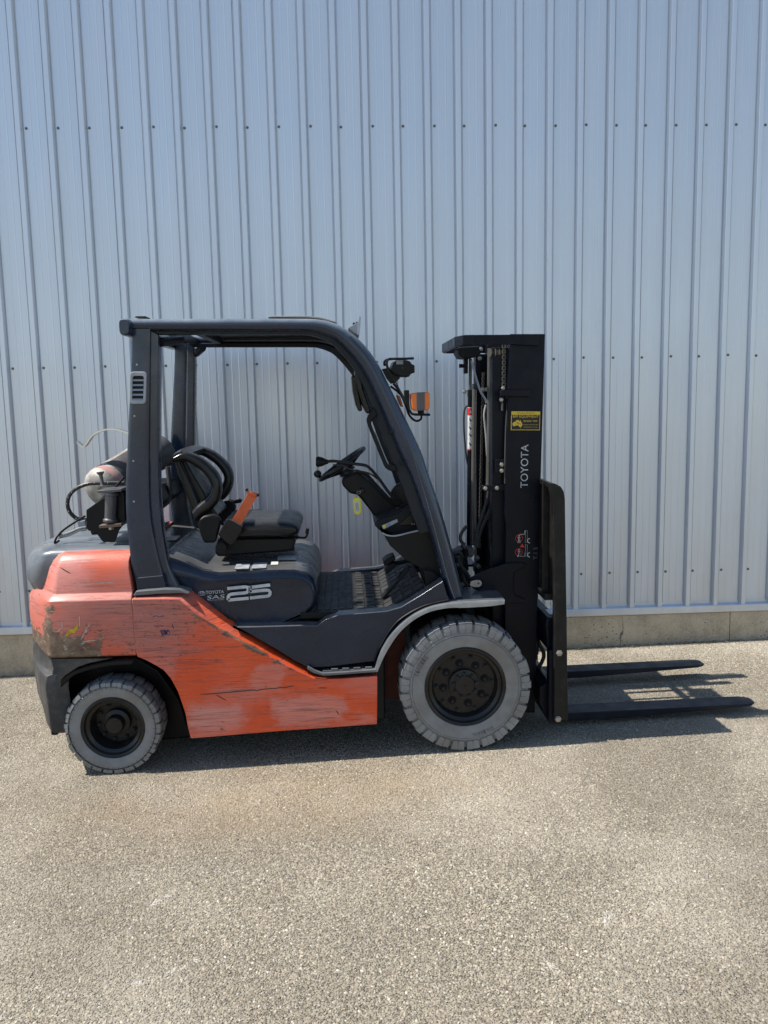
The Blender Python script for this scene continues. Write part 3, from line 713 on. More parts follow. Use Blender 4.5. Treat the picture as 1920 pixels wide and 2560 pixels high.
# 25 lettering and maker's lettering on the hood's side
Yh = -.4575
textpx('lettering', 'TOYOTA', 'C2', (446,1445), (596,1436), (446,1418), Yh, M['silver'], T)
textpx('lettering', 'SAS', 'C2', (456,1490), (600,1478), (460,1458), Yh, M['silver'], T)
textpx('lettering', 'System of Active Stability', 'C2', (463,1503), (598,1493), (463,1494), Yh, M['silver'], T)
em = MB()
ec = at('C2', 413, 1438, Yh); er = .0145
for rx, rz, c0 in ((1, .68, (0, 0)), (.36, .66, (0, -.01)), (.62, .26, (0, .32))):
    pts = [Vector((ec.x + er * (c0[0] + rx * math.cos(a)), Yh, ec.z + er * (c0[1] + rz * math.sin(a)))) for a in [2 * math.pi * i / 24 for i in range(25)]]
    em.tube(pts, .0011, 4, 1)
em.build('emblem', M['silver'], T)
def stroke(name, c, strokes, wpx, Y, mat):
    m = MB(); wm = wpx / CR[c][2] / 560 / 2
    for st in strokes:
        pts = catmull([(p.x, 0, p.z) for p in P3(c, st, Y)], 1)
        L = []; Rr = []
        for i, p in enumerate(pts):
            d = (pts[min(i + 1, len(pts) - 1)] - pts[max(i - 1, 0)]).normalized(); nrm = Vector((-d.z, 0, d.x))
            L.append(p + nrm * wm); Rr.append(p - nrm * wm)
        n_ = len(pts); v_ = [(q.x, Y, q.z) for q in L + Rr]
        m.add(v_, [[i, i + 1, n_ + i + 1, n_ + i] for i in range(n_ - 1)])
    return m.build(name, mat, T, 0, smooth=False)
stroke('lettering', 'C2', [[(624,1398),(700,1391),(775,1384),(793,1388),(799,1400),(796,1418),(786,1430),(768,1434),(700,1440),(655,1445),(640,1452),(633,1464),(632,1494)], [(632,1494),(700,1487),(802,1478)],
       ], 27, Yh, M['silver'])
stroke('lettering', 'C2', [[(980,1368),(900,1378),(815,1389)], [(815,1378),(813,1430)], [(813,1424),(900,1415),(950,1411),(970,1414),(980,1426),(978,1446),(968,1458),(950,1462),(880,1469),(812,1477)]], 27, Yh, M['silver'])
# ---- dark lower side with step
sk = P('E3', [(-170,702),(0,700),(330,690),(468,692),(530,644),(640,608),(860,592),(1000,580),(1110,550),(1250,465),(1436,346),(1470,470),(1482,490),(1400,504),(1300,530),(1200,576),(1100,640),(1035,712),(980,790),(935,872),(902,962),(560,1004),(400,1010),(300,960),(150,866),(0,782),(-170,690)], -.53)
prism('side_skirt', sk, -.53, -.44, M['slate'], T, .012, seg=3)
mirror(bpy.data.objects['side_skirt'])
MB().tube([Vector((x, -.532, z)) for x, z in P('E3', [(1478,492),(1400,508),(1300,534),(1200,580),(1100,646),(1035,718),(985,796),(940,878),(906,965)], -.532)], .005, 6).build('skirt_seal', M['black'], T)
st_c = P('E3', [(398,1000),(450,1030),(510,1052),(700,1042),(932,1022),(938,1044),(700,1062),(520,1074),(440,1052),(396,1024)], -.56)
prism('step_edge', st_c, -.562, -.545, M['trim'], T, .003)
# perforated step plate
a0 = at('E3', 505, 1040, -.545); a1 = at('E3', 915, 1020, -.545)
sp = MB(); zst = a0.z - .002
def step_pt(u, v_): return a0 + (a1 - a0) * u + Vector((0, v_, .02 * v_))
sp.add([step_pt(0, 0), step_pt(1, 0), step_pt(1, .13), step_pt(.12, .13)] + [step_pt(0, 0) - Vector((0, 0, .01)), step_pt(1, 0) - Vector((0, 0, .01)), step_pt(1, .13) - Vector((0, 0, .01)), step_pt(.12, .13) - Vector((0, 0, .01))], [[0,1,2,3],[4,7,6,5],[0,4,5,1],[1,5,6,2],[2,6,7,3],[3,7,4,0]])
step = sp.build('step_plate', M['slate'], T, .002)
for cx in (.24, .45, .66, .88):
    for rw in range(4):
        if cx == .24 and rw > 1: continue
        p = step_pt(cx, .018 + rw * .028)
        rr = MB().box(p + Vector((0, 0, .003)), (.042, .006, .006)); rr.build('step_grip', M['black'], step, .001)
for cx in (.24, .45, .66, .88): MB().box(step_pt(cx, .006) + Vector((0, 0, .004)), (.03, .008, .010)).build('step_tread', M['trim'], step, .001)
# ---- front fender
fo = [('E3', 906, 1040), ('E3', 938, 930), ('E3', 975, 850), ('E3', 1030, 765), ('E3', 1110, 678), ('E3', 1220, 598), ('E3', 1340, 545), ('E3', 1480, 515), ('E4', 300, 1092), ('E4', 600, 1076), ('E4', 790, 1070)]
fi = [('E3', 932, 1044), ('E3', 975, 945), ('E3', 1020, 862), ('E3', 1075, 778), ('E3', 1150, 695), ('E3', 1250, 622), ('E3', 1360, 575), ('E3', 1490, 552), ('E4', 305, 1168), ('E4', 600, 1150), ('E4', 785, 1125)]
fdr = MB().sweep([(at(c, x, y, -.56).x, at(c, x, y, -.56).z) for c, x, y in fo], [(at(c, x, y, -.56).x, at(c, x, y, -.56).z) for c, x, y in fi], -.562, -.556, ex=.3, seg=8)
fdr.build('fender_edge', M['alu'], T)
fdr = MB().sweep([(at(c, x, y, -.556).x, at(c, x, y, -.556).z) for c, x, y in fo], [(at(c, x, y, -.556).x, at(c, x, y, -.556).z - .004) for c, x, y in [(c, x, y + 30) for c, x, y in fo]], -.5555, -.27, ex=.2, seg=8)
mirror(fdr.build('fender', M['slate'], T))
# orange inner face behind the front wheel, its colour darkened for the fender's shade
prism('inner_panel', P('E3', [(932,1046),(975,950),(1060,800),(1150,700),(1150,1250),(932,1250)], -.30), -.30, -.26, paint('orange_in_fender_shade', (.10, .024, .012), .7, dust=.5, dustcol=(.05, .03, .02)), T, .003)
# ---- floor
zf = at('E3', 700, 596, -.5).z
fx0, fx1 = xf - .08, at('E3', 1000, 570, -.45).x
floor = MB().box(((fx0 + fx1) / 2, 0, zf - .015), (fx1 - fx0, .92, .03)).build('floor_plate', M['black'], T, .004)
M['mat'] = paint('rubber_mat', (.016, .016, .016), .5, dust=.3, dustcol=(.07, .068, .063), nscale=12, top=.30, topcol=(.10, .097, .09))
# ribs and pads of the mat
for i in range(5):
    x = fx0 + .03 + i * .034
    MB().box((x + .06, 0, zf + .002), (.026, .84, .005)).build('mat_rib', M['mat'], floor, .001)
xp = fx0 + .03 + 5 * .034 + .08
for i in range(4):
    for j in range(14):
        if (i + j) % 5 == 4: continue
        MB().box((xp + i * .044, -.40 + j * .06, zf + .002), (.034, .046, .005)).build('mat_pad', M['mat'], floor, .001)
# sloping toe board
tb0 = at('E3', 985, 575, -.44); tb1 = at('E3', 1296, 392, -.44)
dv = (tb1 - tb0); dl = dv.length; rotm = Matrix.Rotation(-math.atan2(dv.z, dv.x), 3, 'Y')
toe = MB().box((tb0 + tb1) / 2 + Vector((0, .44, -.012)), (dl, .86, .024), rotm).build('toe_board', M['black'], T, .003)
for i in range(4):
    for j in range(10):
        c = tb0 + dv * ((i + .5) / 4) + Vector((0, .06 + j * .085, .003))
        MB().box(c, (dl / 4 - .012, .07, .006), rotm).build('mat_pad', M['mat'], toe, .001)
# cowl side behind the dash
prism('cowl', P('C4', [(740,1745),(700,1530),(800,1540),(930,1640),(975,1850),(900,1850)], -.42), -.42, .42, M['black'], T, .006)
# ---- overhead guard
YG0, YG1 = -.508, -.430
go = [('E1', 70, 40), ('E1', 300, 40), ('E1', 700, 39), ('E1', 1180, 38), ('E1', 1320, 44), ('E1', 1415, 68), ('C3', 500, 160), ('C3', 640, 265), ('C3', 760, 395), ('C3', 870, 560), ('C3', 960, 740), ('C3', 1130, 1080), ('C3', 1300, 1440), ('C4', 760, 450), ('C4', 900, 860), ('C4', 1020, 1280), ('C4', 1155, 1812)]
gi = [('E1', 70, 122), ('E1', 300, 122), ('E1', 700, 122), ('E1', 1180, 122), ('E1', 1290, 130), ('E1', 1360, 150), ('C3', 415, 290), ('C3', 540, 412), ('C3', 640, 530), ('C3', 735, 675), ('C3', 810, 830), ('C3', 940, 1130), ('C3', 1090, 1490), ('C4', 575, 500), ('C4', 715, 900), ('C4', 838, 1320), ('C4', 985, 1852)]
gop = [(q.x, q.z) for q in (at(c, x, y, YG0) for c, x, y in go)]; gip = [(q.x, q.z) for q in (at(c, x, y, YG0) for c, x, y in gi)]
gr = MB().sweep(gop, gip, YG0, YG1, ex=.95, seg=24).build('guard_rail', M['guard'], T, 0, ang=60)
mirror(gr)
# raised crease along the leg's outer face
crs = P3('C3', [(560,250),(700,400),(800,560),(890,740),(1010,1000),(1180,1400)], YG0) + P3('C4', [(640,450),(800,1000),(960,1600),(1045,1850)], YG0)
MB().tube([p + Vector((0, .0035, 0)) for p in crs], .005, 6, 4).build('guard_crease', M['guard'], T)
# inner channel of the leg and lower lip of the roof rail
ci = [('E1', 230, 122), ('E1', 700, 122), ('E1', 1180, 122), ('E1', 1290, 130), ('E1', 1360, 150), ('C3', 415, 290), ('C3', 540, 412), ('C3', 640, 530), ('C3', 735, 675), ('C3', 810, 830), ('C3', 940, 1130), ('C3', 1090, 1490), ('C4', 575, 500), ('C4', 700, 860), ('C4', 770, 1090)]
cj = [('E1', 230, 150), ('E1', 700, 150), ('E1', 1180, 150), ('E1', 1270, 156), ('E1', 1335, 176), ('C3', 365, 330), ('C3', 480, 445), ('C3', 590, 580), ('C3', 680, 740), ('C3', 735, 860), ('C3', 850, 1170), ('C3', 980, 1520), ('C4', 450, 560), ('C4', 560, 880), ('C4', 650, 1110)]
ip = [(q.x, q.z) for q in (at(c, x, y, YG1) for c, x, y in ci)]; jp = [(q.x, q.z) for q in (at(c, x, y, YG1) for c, x, y in cj)]
mirror(MB().sweep([(a[0] + .004, a[1] + .004) for a in ip], jp, YG1 - .035, YG1 + .015, ex=.3, seg=12).build('guard_channel', M['slate_inner'], T, 0, ang=30))
for (x, y) in ((985, 1245), (1098, 1578)):
    c = at('C3', x, y, -.505); MB().box(c, (.018, .006, .014)).build('cable_clip', M['black'], T, .002)
# rear legs
rl = [('C1', 886, 205), ('C1', 880, 500), ('C1', 858, 1000), ('C1', 837, 1500), ('C1', 842, 1800), ('C1', 866, 2030), ('C7', 886, 200), ('C7', 936, 386)]
rr_ = [('C1', 1046, 205), ('C1', 1042, 500), ('C1', 1038, 1000), ('C1', 1034, 1500), ('C1', 1052, 1800), ('C1', 1096, 2030), ('C7', 1135, 200), ('C7', 1185, 372)]
leg = MB().sweep([(q.x, q.z) for q in (at(c, x, y, YG0) for c, x, y in rl)], [(q.x, q.z) for q in (at(c, x, y, YG0) for c, x, y in rr_)], YG0 + .004, YG1 - .0, ex=.3, seg=16)
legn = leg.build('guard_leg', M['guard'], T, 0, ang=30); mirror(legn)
fl = [('C1', 1046, 215), ('C1', 1042, 500), ('C1', 1038, 1000), ('C1', 1034, 1500), ('C1', 1052, 1800), ('C1', 1096, 2030), ('C7', 1135, 200), ('C7', 1185, 372)]
fr_ = [('C1', 1118, 262), ('C1', 1122, 500), ('C1', 1120, 1000), ('C1', 1122, 1500), ('C1', 1142, 1800), ('C1', 1172, 2010), ('C7', 1212, 200), ('C7', 1300, 376)]
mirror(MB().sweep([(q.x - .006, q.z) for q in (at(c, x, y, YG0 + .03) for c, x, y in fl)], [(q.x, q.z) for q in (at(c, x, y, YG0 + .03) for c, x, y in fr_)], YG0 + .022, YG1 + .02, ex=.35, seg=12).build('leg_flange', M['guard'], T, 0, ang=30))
for (x, y) in ((935, 503), (915, 930), (906, 1303), (910, 1640)):
    c = at('C1', x, y, YG0); MB().lathe([(.004, .004), (.004, .0025), (.0015, .002)], c, seg=10).build('rivet', M['alu'], T)
# base blocks of the legs
prism('leg_foot', P('C7', [(920,284),(1150,262),(1180,372),(936,392)], YG0 - .004), YG0 - .002, YG1, M['slate'], T, .004)
# rear crossbar and roof bars
ra = at('E1', 66, 95, YG0)
cbz = ra.z
rb_ = MB()
for y0_, y1_ in ((-.56, .56),):
    rb_.sweep([(ra.x - .022, cbz - .03), (ra.x - .022, cbz - .03 + .0001)], [(ra.x + .03, cbz - .03), (ra.x + .03, cbz - .03 + .0001)], y0_, y1_) if False else None
    sec = []
    for k in range(16):
        t_ = 2 * math.pi * k / 16; c_, s_ = math.cos(t_), math.sin(t_)
        sec.append((ra.x + .002 + .024 * math.copysign(abs(c_) ** .6, c_), cbz - .004 + .036 * math.copysign(abs(s_) ** .6, s_)))
    ys_ = [(-.552, .80), (-.546, .94), (-.535, 1), (.535, 1), (.546, .94), (.552, .80)]
    rb_.loft([[Vector((ra.x + (x - ra.x) * k_, y_, cbz + (z - cbz) * k_)) for x, z in sec] for y_, k_ in ys_])
rb_.build('rear_crossbar', M['guard'], T, 0, ang=40)
zr = at('E1', 700, 80, YG0).z
xg1 = at('E1', 1330, 60, YG0).x
for i in range(2):
    x = ra.x + .13 + i * .13
    MB().box((x, 0, zr - .004), (.032, .93, .036)).build('roof_bar', M['slate_inner'], T, .004)
MB().box((at('C3', 600, 330, YG0).x, 0, at('C3', 600, 330, YG0).z), (.05, .93, .05)).build('front_crossbar', M['slate_inner'], T, .006)
MB().box(((.44 + xg1) / 2, 0, zr + .012), (xg1 - .44, .93, .006)).build('roof_panel', M['slate_inner'], T, .001)
# diagonal gusset under the roof at the rear leg
for sy in (-1, 1):
    g0 = at('E1', 285, 195, -.46); g1 = at('E1', 440, 170, -.2)
    MB().tube([Vector((g0.x, sy * .45, g0.z)), Vector((g0.x + .06, sy * .30, g0.z + .02))], .02, 8).build('roof_gusset', M['slate_inner'], T)
# rain cover over the front half of the roof
rc = P('E1', [(985,36),(1010,28),(1250,27),(1330,36),(1400,56),(1432,70),(1400,64),(1320,46),(1240,38)], -.40)
M['cover'] = paint('clear_roof_sheet', (.45, .42, .36), .25, var=.15)
prism('roof_cover', rc, -.42, .42, M['cover'], T, .001)
# small aerial block and front plate on the roof
prism('roof_cap', P('E1', [(132,40),(140,32),(205,32),(212,40)], -.3), -.34, -.26, M['black'], T, .003)
prism('roof_plate', P('C3', [(655,60),(668,80),(660,200),(650,265),(630,250),(640,130)], -.25), -.36, .10, M['alu'], T, .001)
prism('roof_plate_bracket', P('C3', [(540,180),(620,135),(645,130),(632,248),(600,230)], -.25), -.34, .08, M['ventgrey'], T, .001)
for dx, dz in ((0, 0), (30, -6)):
    MB().lathe([(.006, -.006), (.006, .006)], at('C3', 600 + dx, 122 + dz, -.2), seg=8).build('plate_bolt', M['black'], T)
# intake vent on the near rear leg
def rrect(c, x0, y0, x1, y1, r, Y, n_=5, lean=0):
    pts = []
    for cx, cy, a0_ in ((x1 - r, y0 + r, -90), (x1 - r, y1 - r, 0), (x0 + r, y1 - r, 90), (x0 + r, y0 + r, 180)):
        for i in range(n_ + 1):
            a = R(a0_ + 90 * i / n_); yy = cy + r * math.sin(a); xx = cx + r * math.cos(a) - lean * (yy - y0)
            pts.append((xx, yy))
    return P(c, pts, Y)
Yv = YG0 - .010
vo = rrect('C1', 880, 561, 1015, 828, 26, Yv, lean=.028); vi = rrect('C1', 900, 596, 993, 797, 18, Yv, lean=.028)
vm = MB(); n_ = len(vo)
vv = [(x, Yv, z) for x, z in vo] + [(x, Yv, z) for x, z in vi] + [(x, YG0 + .004, z) for x, z in vo] + [(x, YG0 + .004, z) for x, z in vi]
ff = []
for i in range(n_):
    j = (i + 1) % n_
    ff += [[i, j, n_ + j, n_ + i], [i, 2*n_+i, 2*n_+j, j], [n_+i, n_+j, 3*n_+j, 3*n_+i]]
vent = vm.add(vv, ff).build('intake_vent', M['ventgrey'], T, .003)
prism('vent_back', vi, YG0 + .001, YG0 + .003, M['black'], vent, 0)
for k in range(5):
    y = 624 + k * 40
    q = P('C1', [(898 - (y-596)*.028, y), (992 - (y-596)*.028, y), (992 - (y-596)*.028, y + 16), (898 - (y-596)*.028, y + 16)], Yv)
    MB().add([(x, Yv + (.008 if i < 2 else .001), z) for i, (x, z) in enumerate(q)] + [(x, Yv + (.010 if i < 2 else .003), z) for i, (x, z) in enumerate(q)], [[0,1,2,3],[4,7,6,5],[0,4,5,1],[2,6,7,3],[0,3,7,4],[1,5,6,2]]).build('vent_slat', M['ventgrey'], vent, 0, smooth=False)
# warning sign on the far rear leg
Yf = .455
sg = prism('warning_sign', rrect('C1', 1246, 508, 1364, 608, 6, Yf), Yf, Yf + .002, M['paper'], T, 0)
lk = MB()
def line(m, c, pts, r, Y):
    m.tube(P3(c, pts, Y), r, 4, 1); return m
for pts in ([(1262,545),(1262,590),(1275,590)], [(1280,592),(1312,592),(1312,560),(1295,552),(1282,590)], [(1330,590),(1330,560),(1345,545)], [(1335,592),(1362,592)]): line(lk, 'C1', pts, .0012, Yf - .001)
for cx in (1272, 1314, 1345): lk.lathe([(.0042, 0), (.0042, .001), (.0025, .001), (.0025, 0)], at('C1', cx, 597, Yf - .0015), seg=12, closed=True)
lk.build('sign_drawing', M['blackprint'], sg)
rk = MB().lathe([(.0105, 0), (.0105, .001), (.0085, .001), (.0085, 0)], at('C1', 1340, 553, Yf - .0015), seg=20, closed=True)
line(rk, 'C1', [(1322,535),(1358,572)], .001, Yf - .001); rk.build('prohibition_mark', M['red'], sg)
# ---- wheels
def tyre_mesh(r, wd, nb, face, bead, lug=.845):
    # face: y of outer face, wd: width (to +y), r: outer radius ; bead: rim radius
    m = MB(); y0 = face; y1 = face + wd
    car = [(bead, y0 + .020), (bead + .006, y0 + .010), (bead + (r - bead) * .25, y0 + .004), (bead + (r - bead) * .50, y0 + .002), *([(r * .795, y0 + .006), (r * .81, y0 + .001), (r * .83, y0 + .003), (r * .875, y0 + .010)] if lug < .88 else [(r * .84, y0 + .002), (r * .87, y0 + .001), (r * .885, y0 + .004), (r * .915, y0 + .010)]), (r * .955, y0 + .014), (r * .962, y0 + .05), (r * .965, y1 - .05), (r * .955, y1 - .014), (r * .8, y1), (bead, y1 - .01)]
    m.lathe(car, (0, 0, 0), seg=96, closed=True)
    for k in range(nb):
        for side in (0, 1):
            for h in (0, 1):                       # two half lugs with a sipe between
                aw = 2 * math.pi / nb; a0_ = (k + side * .5) * aw + aw * (.095 + h * .412); a1_ = a0_ + aw * .398
                ya, yb = (y0 + .001, y0 + wd * .36) if side == 0 else (y1 - .001, y1 - wd * .36)
                yi = y0 + wd * .55 if side == 0 else y1 - wd * .55
                rr = [(r * lug, ya), (r * max(.90, lug + .01), ya - (.0015 if side == 0 else -.0015)), (r * .985, ya + (.002 if side == 0 else -.002)), (r * 1.0, ya + (.012 if side == 0 else -.012)), (r, yb), (r * .96, yi)]
                v_ = []
                wr_ = random.uniform(.975, 1.0) if random.random() < .3 else random.uniform(.992, 1.003)
                for qi, (q, yy) in enumerate(rr):
                    if 1 < qi < 5: q = q * wr_
                    for i in range(4):
                        a = a0_ + (a1_ - a0_) * i / 3
                        v_.append((q * math.cos(a), yy, q * math.sin(a)))
                f_ = []
                for i in range(len(rr) - 1):
                    for j in range(3): f_.append([i*4+j, i*4+j+1, (i+1)*4+j+1, (i+1)*4+j])
                # side walls down to the carcass
                b = len(v_); 
                for i, (q, yy) in enumerate(rr):
                    for a in (a0_, a1_): v_.append((r * .84 * math.cos(a), yy, r * .84 * math.sin(a)))
                for i in range(len(rr) - 1):
                    f_.append([i*4, (i+1)*4, b+(i+1)*2, b+i*2]); f_.append([i*4+3, b+i*2+1, b+(i+1)*2+1, (i+1)*4+3])
                m.add(v_, f_)
    return m
def wheel(cx, cz, r, wd, nb, face, bead, dish, nuts, hubr, hubs, name='wheel', front=True):
    m = MB()
    b = bead
    m.lathe([(b + .003, face + .024), (b + .004, face + .010), (b - .002, face + .006), (b - .010, face + .010), (b - .016, face + .022), (b - .030, face + .030), (b - .036, face + dish * .7), (b - .040, face + dish), (.03, face + dish + .002), (.03, face + dish + .02), (b - .03, face + dish + .02), (b - .02, face + wd - .03), (b + .002, face + wd - .02)], (0, 0, 0), seg=64, cap=False)
    o = m.build(name, M['rim'], T, 0, ang=30); o.location = (cx, 0, cz)
    t = tyre_mesh(r, wd, nb, face, bead, .845 if front else .90).build('tyre', M['tyre'], o, 0, ang=28)
    t.rotation_euler = (0, R(4 if front else 9), 0)
    h = MB().lathe(hubs, (0, 0, 0), seg=40).build('hub', M['rim'], o, 0, ang=30)
    nm = MB().lathe([(.011, .004), (.011, 0), (.0085, -.002), (.0085, -.014), (.0055, -.015), (.0052, -.022), (.004, -.023)], (0, 0, 0), seg=6)
    base = None
    for rad, cnt, ph, yy in nuts:
        for i in range(cnt):
            a = 2 * math.pi * (i + ph) / cnt
            if base is None: q = base = nm.build('wheel_nut', M['nut'], o, .0008)
            else: q = base.copy(); col.objects.link(q); q.parent = o
            q.location = (rad * math.cos(a), yy, rad * math.sin(a)); q.rotation_euler = (0, random.uniform(0, 1), 0)
    # pressed bosses round the nuts
    if front:
        for i in range(8):
            a = 2 * math.pi * (i + .25) / 8
            MB().lathe([(.020, .003), (.018, -.004), (.012, -.004), (.011, .002)], (.098 * math.cos(a), face + dish, .098 * math.sin(a)), seg=16).build('nut_boss', M['mast'], o)
    return o
ff_ = -.565
wf = wheel(1.604, .356, .304, .185, 25, ff_, .182, .062, [(.098, 8, .25, ff_ + .062), (.128, 10, .1, ff_ + .060), (.054, 9, .3, ff_ + .036)], .067,
      [(.072, ff_ + .064), (.070, ff_ + .040), (.047, ff_ + .036), (.046, ff_ + .030), (.044, ff_ + .028), (.004, ff_ + .028), (.003, ff_ + .032)])
rf = -.548
wr = wheel(.003, .217, .2175, .155, 26, rf, .139, .10, [(.085, 10, .2, rf + .098)], .04,
      [(.062, rf + .102), (.060, rf + .075), (.042, rf + .070), (.040, rf + .040), (.036, rf + .034), (.004, rf + .033)], front=False)
for o in (wf, wr):
    c = o.copy(); col.objects.link(c); c.parent = T; c.scale.y = -1
    for k in list(o.children):
        q = k.copy(); col.objects.link(q); q.parent = c
# tyre size moulded on the front sidewall
def arc_text(s, cen, rad, a_mid, hgt, Y, mat, par):
    n_ = len(s); st = hgt * .82 / rad
    for i, chh in enumerate(s):
        if chh == ' ': continue
        a = a_mid + (i - (n_ - 1) / 2) * -st
        d = Vector((math.sin(a), 0, -math.cos(a))); up = Vector((math.cos(a), 0, math.sin(a)))
        c = Vector((cen[0], Y, cen[1])) + up * rad - d * hgt * .3
        text('tyre_lettering', chh, c, d * hgt * .6, up * hgt, mat, par)
M['tyretext'] = paint('tyre_lettering', (.075, .073, .07), .6)
lt0 = len(T.children)
arc_text('7.00-12', (1.604, .356), .222, R(152), .018, ff_ + .0005, M['tyretext'], T)
arc_text('SOLIDEAL', (1.604, .356), .222, R(-70), .016, ff_ + .0005, M['tyretext'], T)
# ---- seat
seat = empty('seat_root') if False else None
cush = P('C2', [(585,850),(760,842),(1000,842),(1120,846),(1180,862),(1216,896),(1218,935),(1180,962),(1120,976),(740,986),(600,970)], -.24)
cu = MB(); 
rings = []
def cring(y, k):
    cx = (cush[0][0] + cush[6][0]) / 2; cz = sum(p[1] for p in cush) / len(cush)
    return [Vector((cx + (x - cx) * (1 - .10 * k), y, cz + (z - cz) * (1 - .55 * k))) for x, z in cush]
rg = [cring(-.262, .9), cring(-.255, .5), cring(-.238, .16), cring(-.21, 0), cring(-.12, -.05), cring(0, .03)]
rg += [[Vector((p.x, -p.y, p.z)) for p in r] for r in reversed(rg[:-1])]
MB().loft(rg).build('seat_cushion', M['vinyl'], T, 0, ang=60)
prism('seat_base', P('C2', [(545,985),(1180,978),(1190,1010),(1170,1080),(1080,1092),(545,1136),(520,1100)], -.20), -.20, .20, M['black'], T, .01)
for sy in (-.19, .17): prism('seat_rail', P('C2', [(640,1085),(1180,1058),(1180,1090),(640,1120)], -.19), sy, sy + .02, M['black'], T, .002)
# backrest: shell, bolster loops either side, head bar
no = [('C2',178,300),('C2',260,262),('C2',380,300),('C2',478,372),('C2',548,455),('C2',574,560),('C2',556,660),('C2',500,740),('C2',420,800),('C2',370,850)]
ni = [('C2',190,352),('C2',270,345),('C2',350,385),('C2',420,440),('C2',470,508),('C2',486,560),('C2',462,620),('C2',412,668),('C2',365,710),('C2',330,750)]
w_ = MB().sweep([(q.x, q.z) for q in (at(c, x, y, -.25) for c, x, y in no)], [(q.x, q.z) for q in (at(c, x, y, -.25) for c, x, y in ni)], -.265, -.165, ex=.75, seg=16)
mirror(w_.build('seat_bolster', M['vinyl'], T, 0, ang=60))
prism('backrest_shell', P('C2', [(160,290),(205,285),(330,560),(430,790),(470,860),(380,870),(300,690),(215,460)], -.22), -.215, .215, M['vinyl'], T, .015, seg=3)
prism('backrest_cushion', P('C2', [(205,290),(250,300),(340,470),(420,600),(500,740),(540,800),(470,860),(400,760),(300,520)], -.2), -.17, .17, M['vinyl'], T, .02, seg=3)
MB().sweep(P('C2', [(165,330),(185,270),(250,238),(330,268)], -.2), P('C2', [(200,350),(222,322),(262,300),(320,318)], -.2), -.255, .255, ex=.7).build('head_bar', M['vinyl'], T, 0, ang=60)
prism('hinge_cover', P('C2', [(380,870),(392,822),(430,796),(505,782),(552,800),(572,840),(560,900),(525,1018),(430,1022),(405,960)], -.29), -.295, -.255, M['black'], T, .012, seg=3)
mirror(bpy.data.objects['hinge_cover'])
prism('belt_retractor', P('C2', [(548,950),(612,832),(628,818),(752,886),(748,915),(690,1010),(650,1038),(600,1000)], -.31), -.32, -.265, M['blackgloss'], T, .006)
MB().lathe([(.026, -.012), (.028, 0), (.020, .02)], at('C2', 575, 1060, -.28), seg=16).build('retractor_motor', M['black'], T)
bl = P3('C2', [(800,604),(872,630),(742,868),(664,832)], -.305)
blt = MB().add([p for p in bl] + [p + Vector((.0, .003, 0)) for p in bl], [[0,1,2,3],[4,7,6,5],[0,4,5,1],[1,5,6,2],[2,6,7,3],[3,7,4,0]]).build('seat_belt', M['belt'], T, .0008)
MB().sweep(P('C2', [(786,582),(884,612)], -.30), P('C2', [(792,612),(878,640)], -.30), -.312, -.294, ex=.5, sm=1).build('belt_loop', M['belt'], T)
for x, y in ((788,578),(880,622)): MB().lathe([(.006, -.316), (.006, -.288)], (at('C2', x, y, -.30).x, 0, at('C2', x, y, -.30).z), seg=12).build('belt_tongue', M['black'], T)
prism('belt_buckle', P('C2', [(590,690),(640,700),(690,686),(712,702),(700,724),(610,736)], .10), .28, .31, M['black'], T, .004)
MB().tube(P3('C2', [(1120,968),(1200,972),(1262,976),(1284,958),(1292,905)], -.18), .005, 8).build('seat_lever', M['black'], T)
MB().tube(P3('C2', [(1285,945),(1292,900)], -.18), .008, 8).build('lever_grip', M['black'], T)
# ---- steering and dash
prism('steering_column', P('E6', [(512,572),(560,520),(718,442),(770,448),(905,562),(1290,925),(1240,1010),(1010,1100),(800,830),(730,752),(640,748),(540,640)], -.09), -.09, .09, M['black'], T, .014, seg=3)
dsh = P('E6', [(962,1165),(1010,1100),(1290,1000),(1460,905),(1510,935),(1650,1215),(1290,1318),(1180,1335),(1100,1320),(1065,1262)], -.28)
prism('dashboard', dsh, -.30, .34, M['black'], T, .012, seg=3)
prism('dash_panel', P('C4', [(240,1095),(262,1140),(400,1150),(760,1068),(800,1200),(915,1640),(745,1738),(700,1520),(490,1402),(330,1255)], -.38), -.38, .36, M['black'], T, .014, seg=3)
MB().tube(P3('C4', [(245,1115),(300,1142),(400,1148),(560,1110),(760,1066)], -.384), .004, 6).build('panel_edge', M['ventgrey'], T)
lb = prism('dash_label', P('E6', [(1075,1182),(1285,1092),(1300,1130),(1095,1242)], -.303), -.3045, -.301, M['sticker'], T, 0)
prism('label_symbol', P('E6', [(1085,1186),(1125,1172),(1132,1212),(1097,1230)], -.306), -.306, -.3045, M['ylw'], lb, 0)
prism('dash_switch', P('E6', [(1290,1190),(1500,1010),(1520,1060),(1560,1170)], -.31), -.312, -.29, M['blackgloss'], T, .004)
for x in (1493, 1522): MB().lathe([(.002, 0), (.002, .002)], at('E6', x, 1163, -.315), seg=8).build('switch_lamp', M['white'], T)
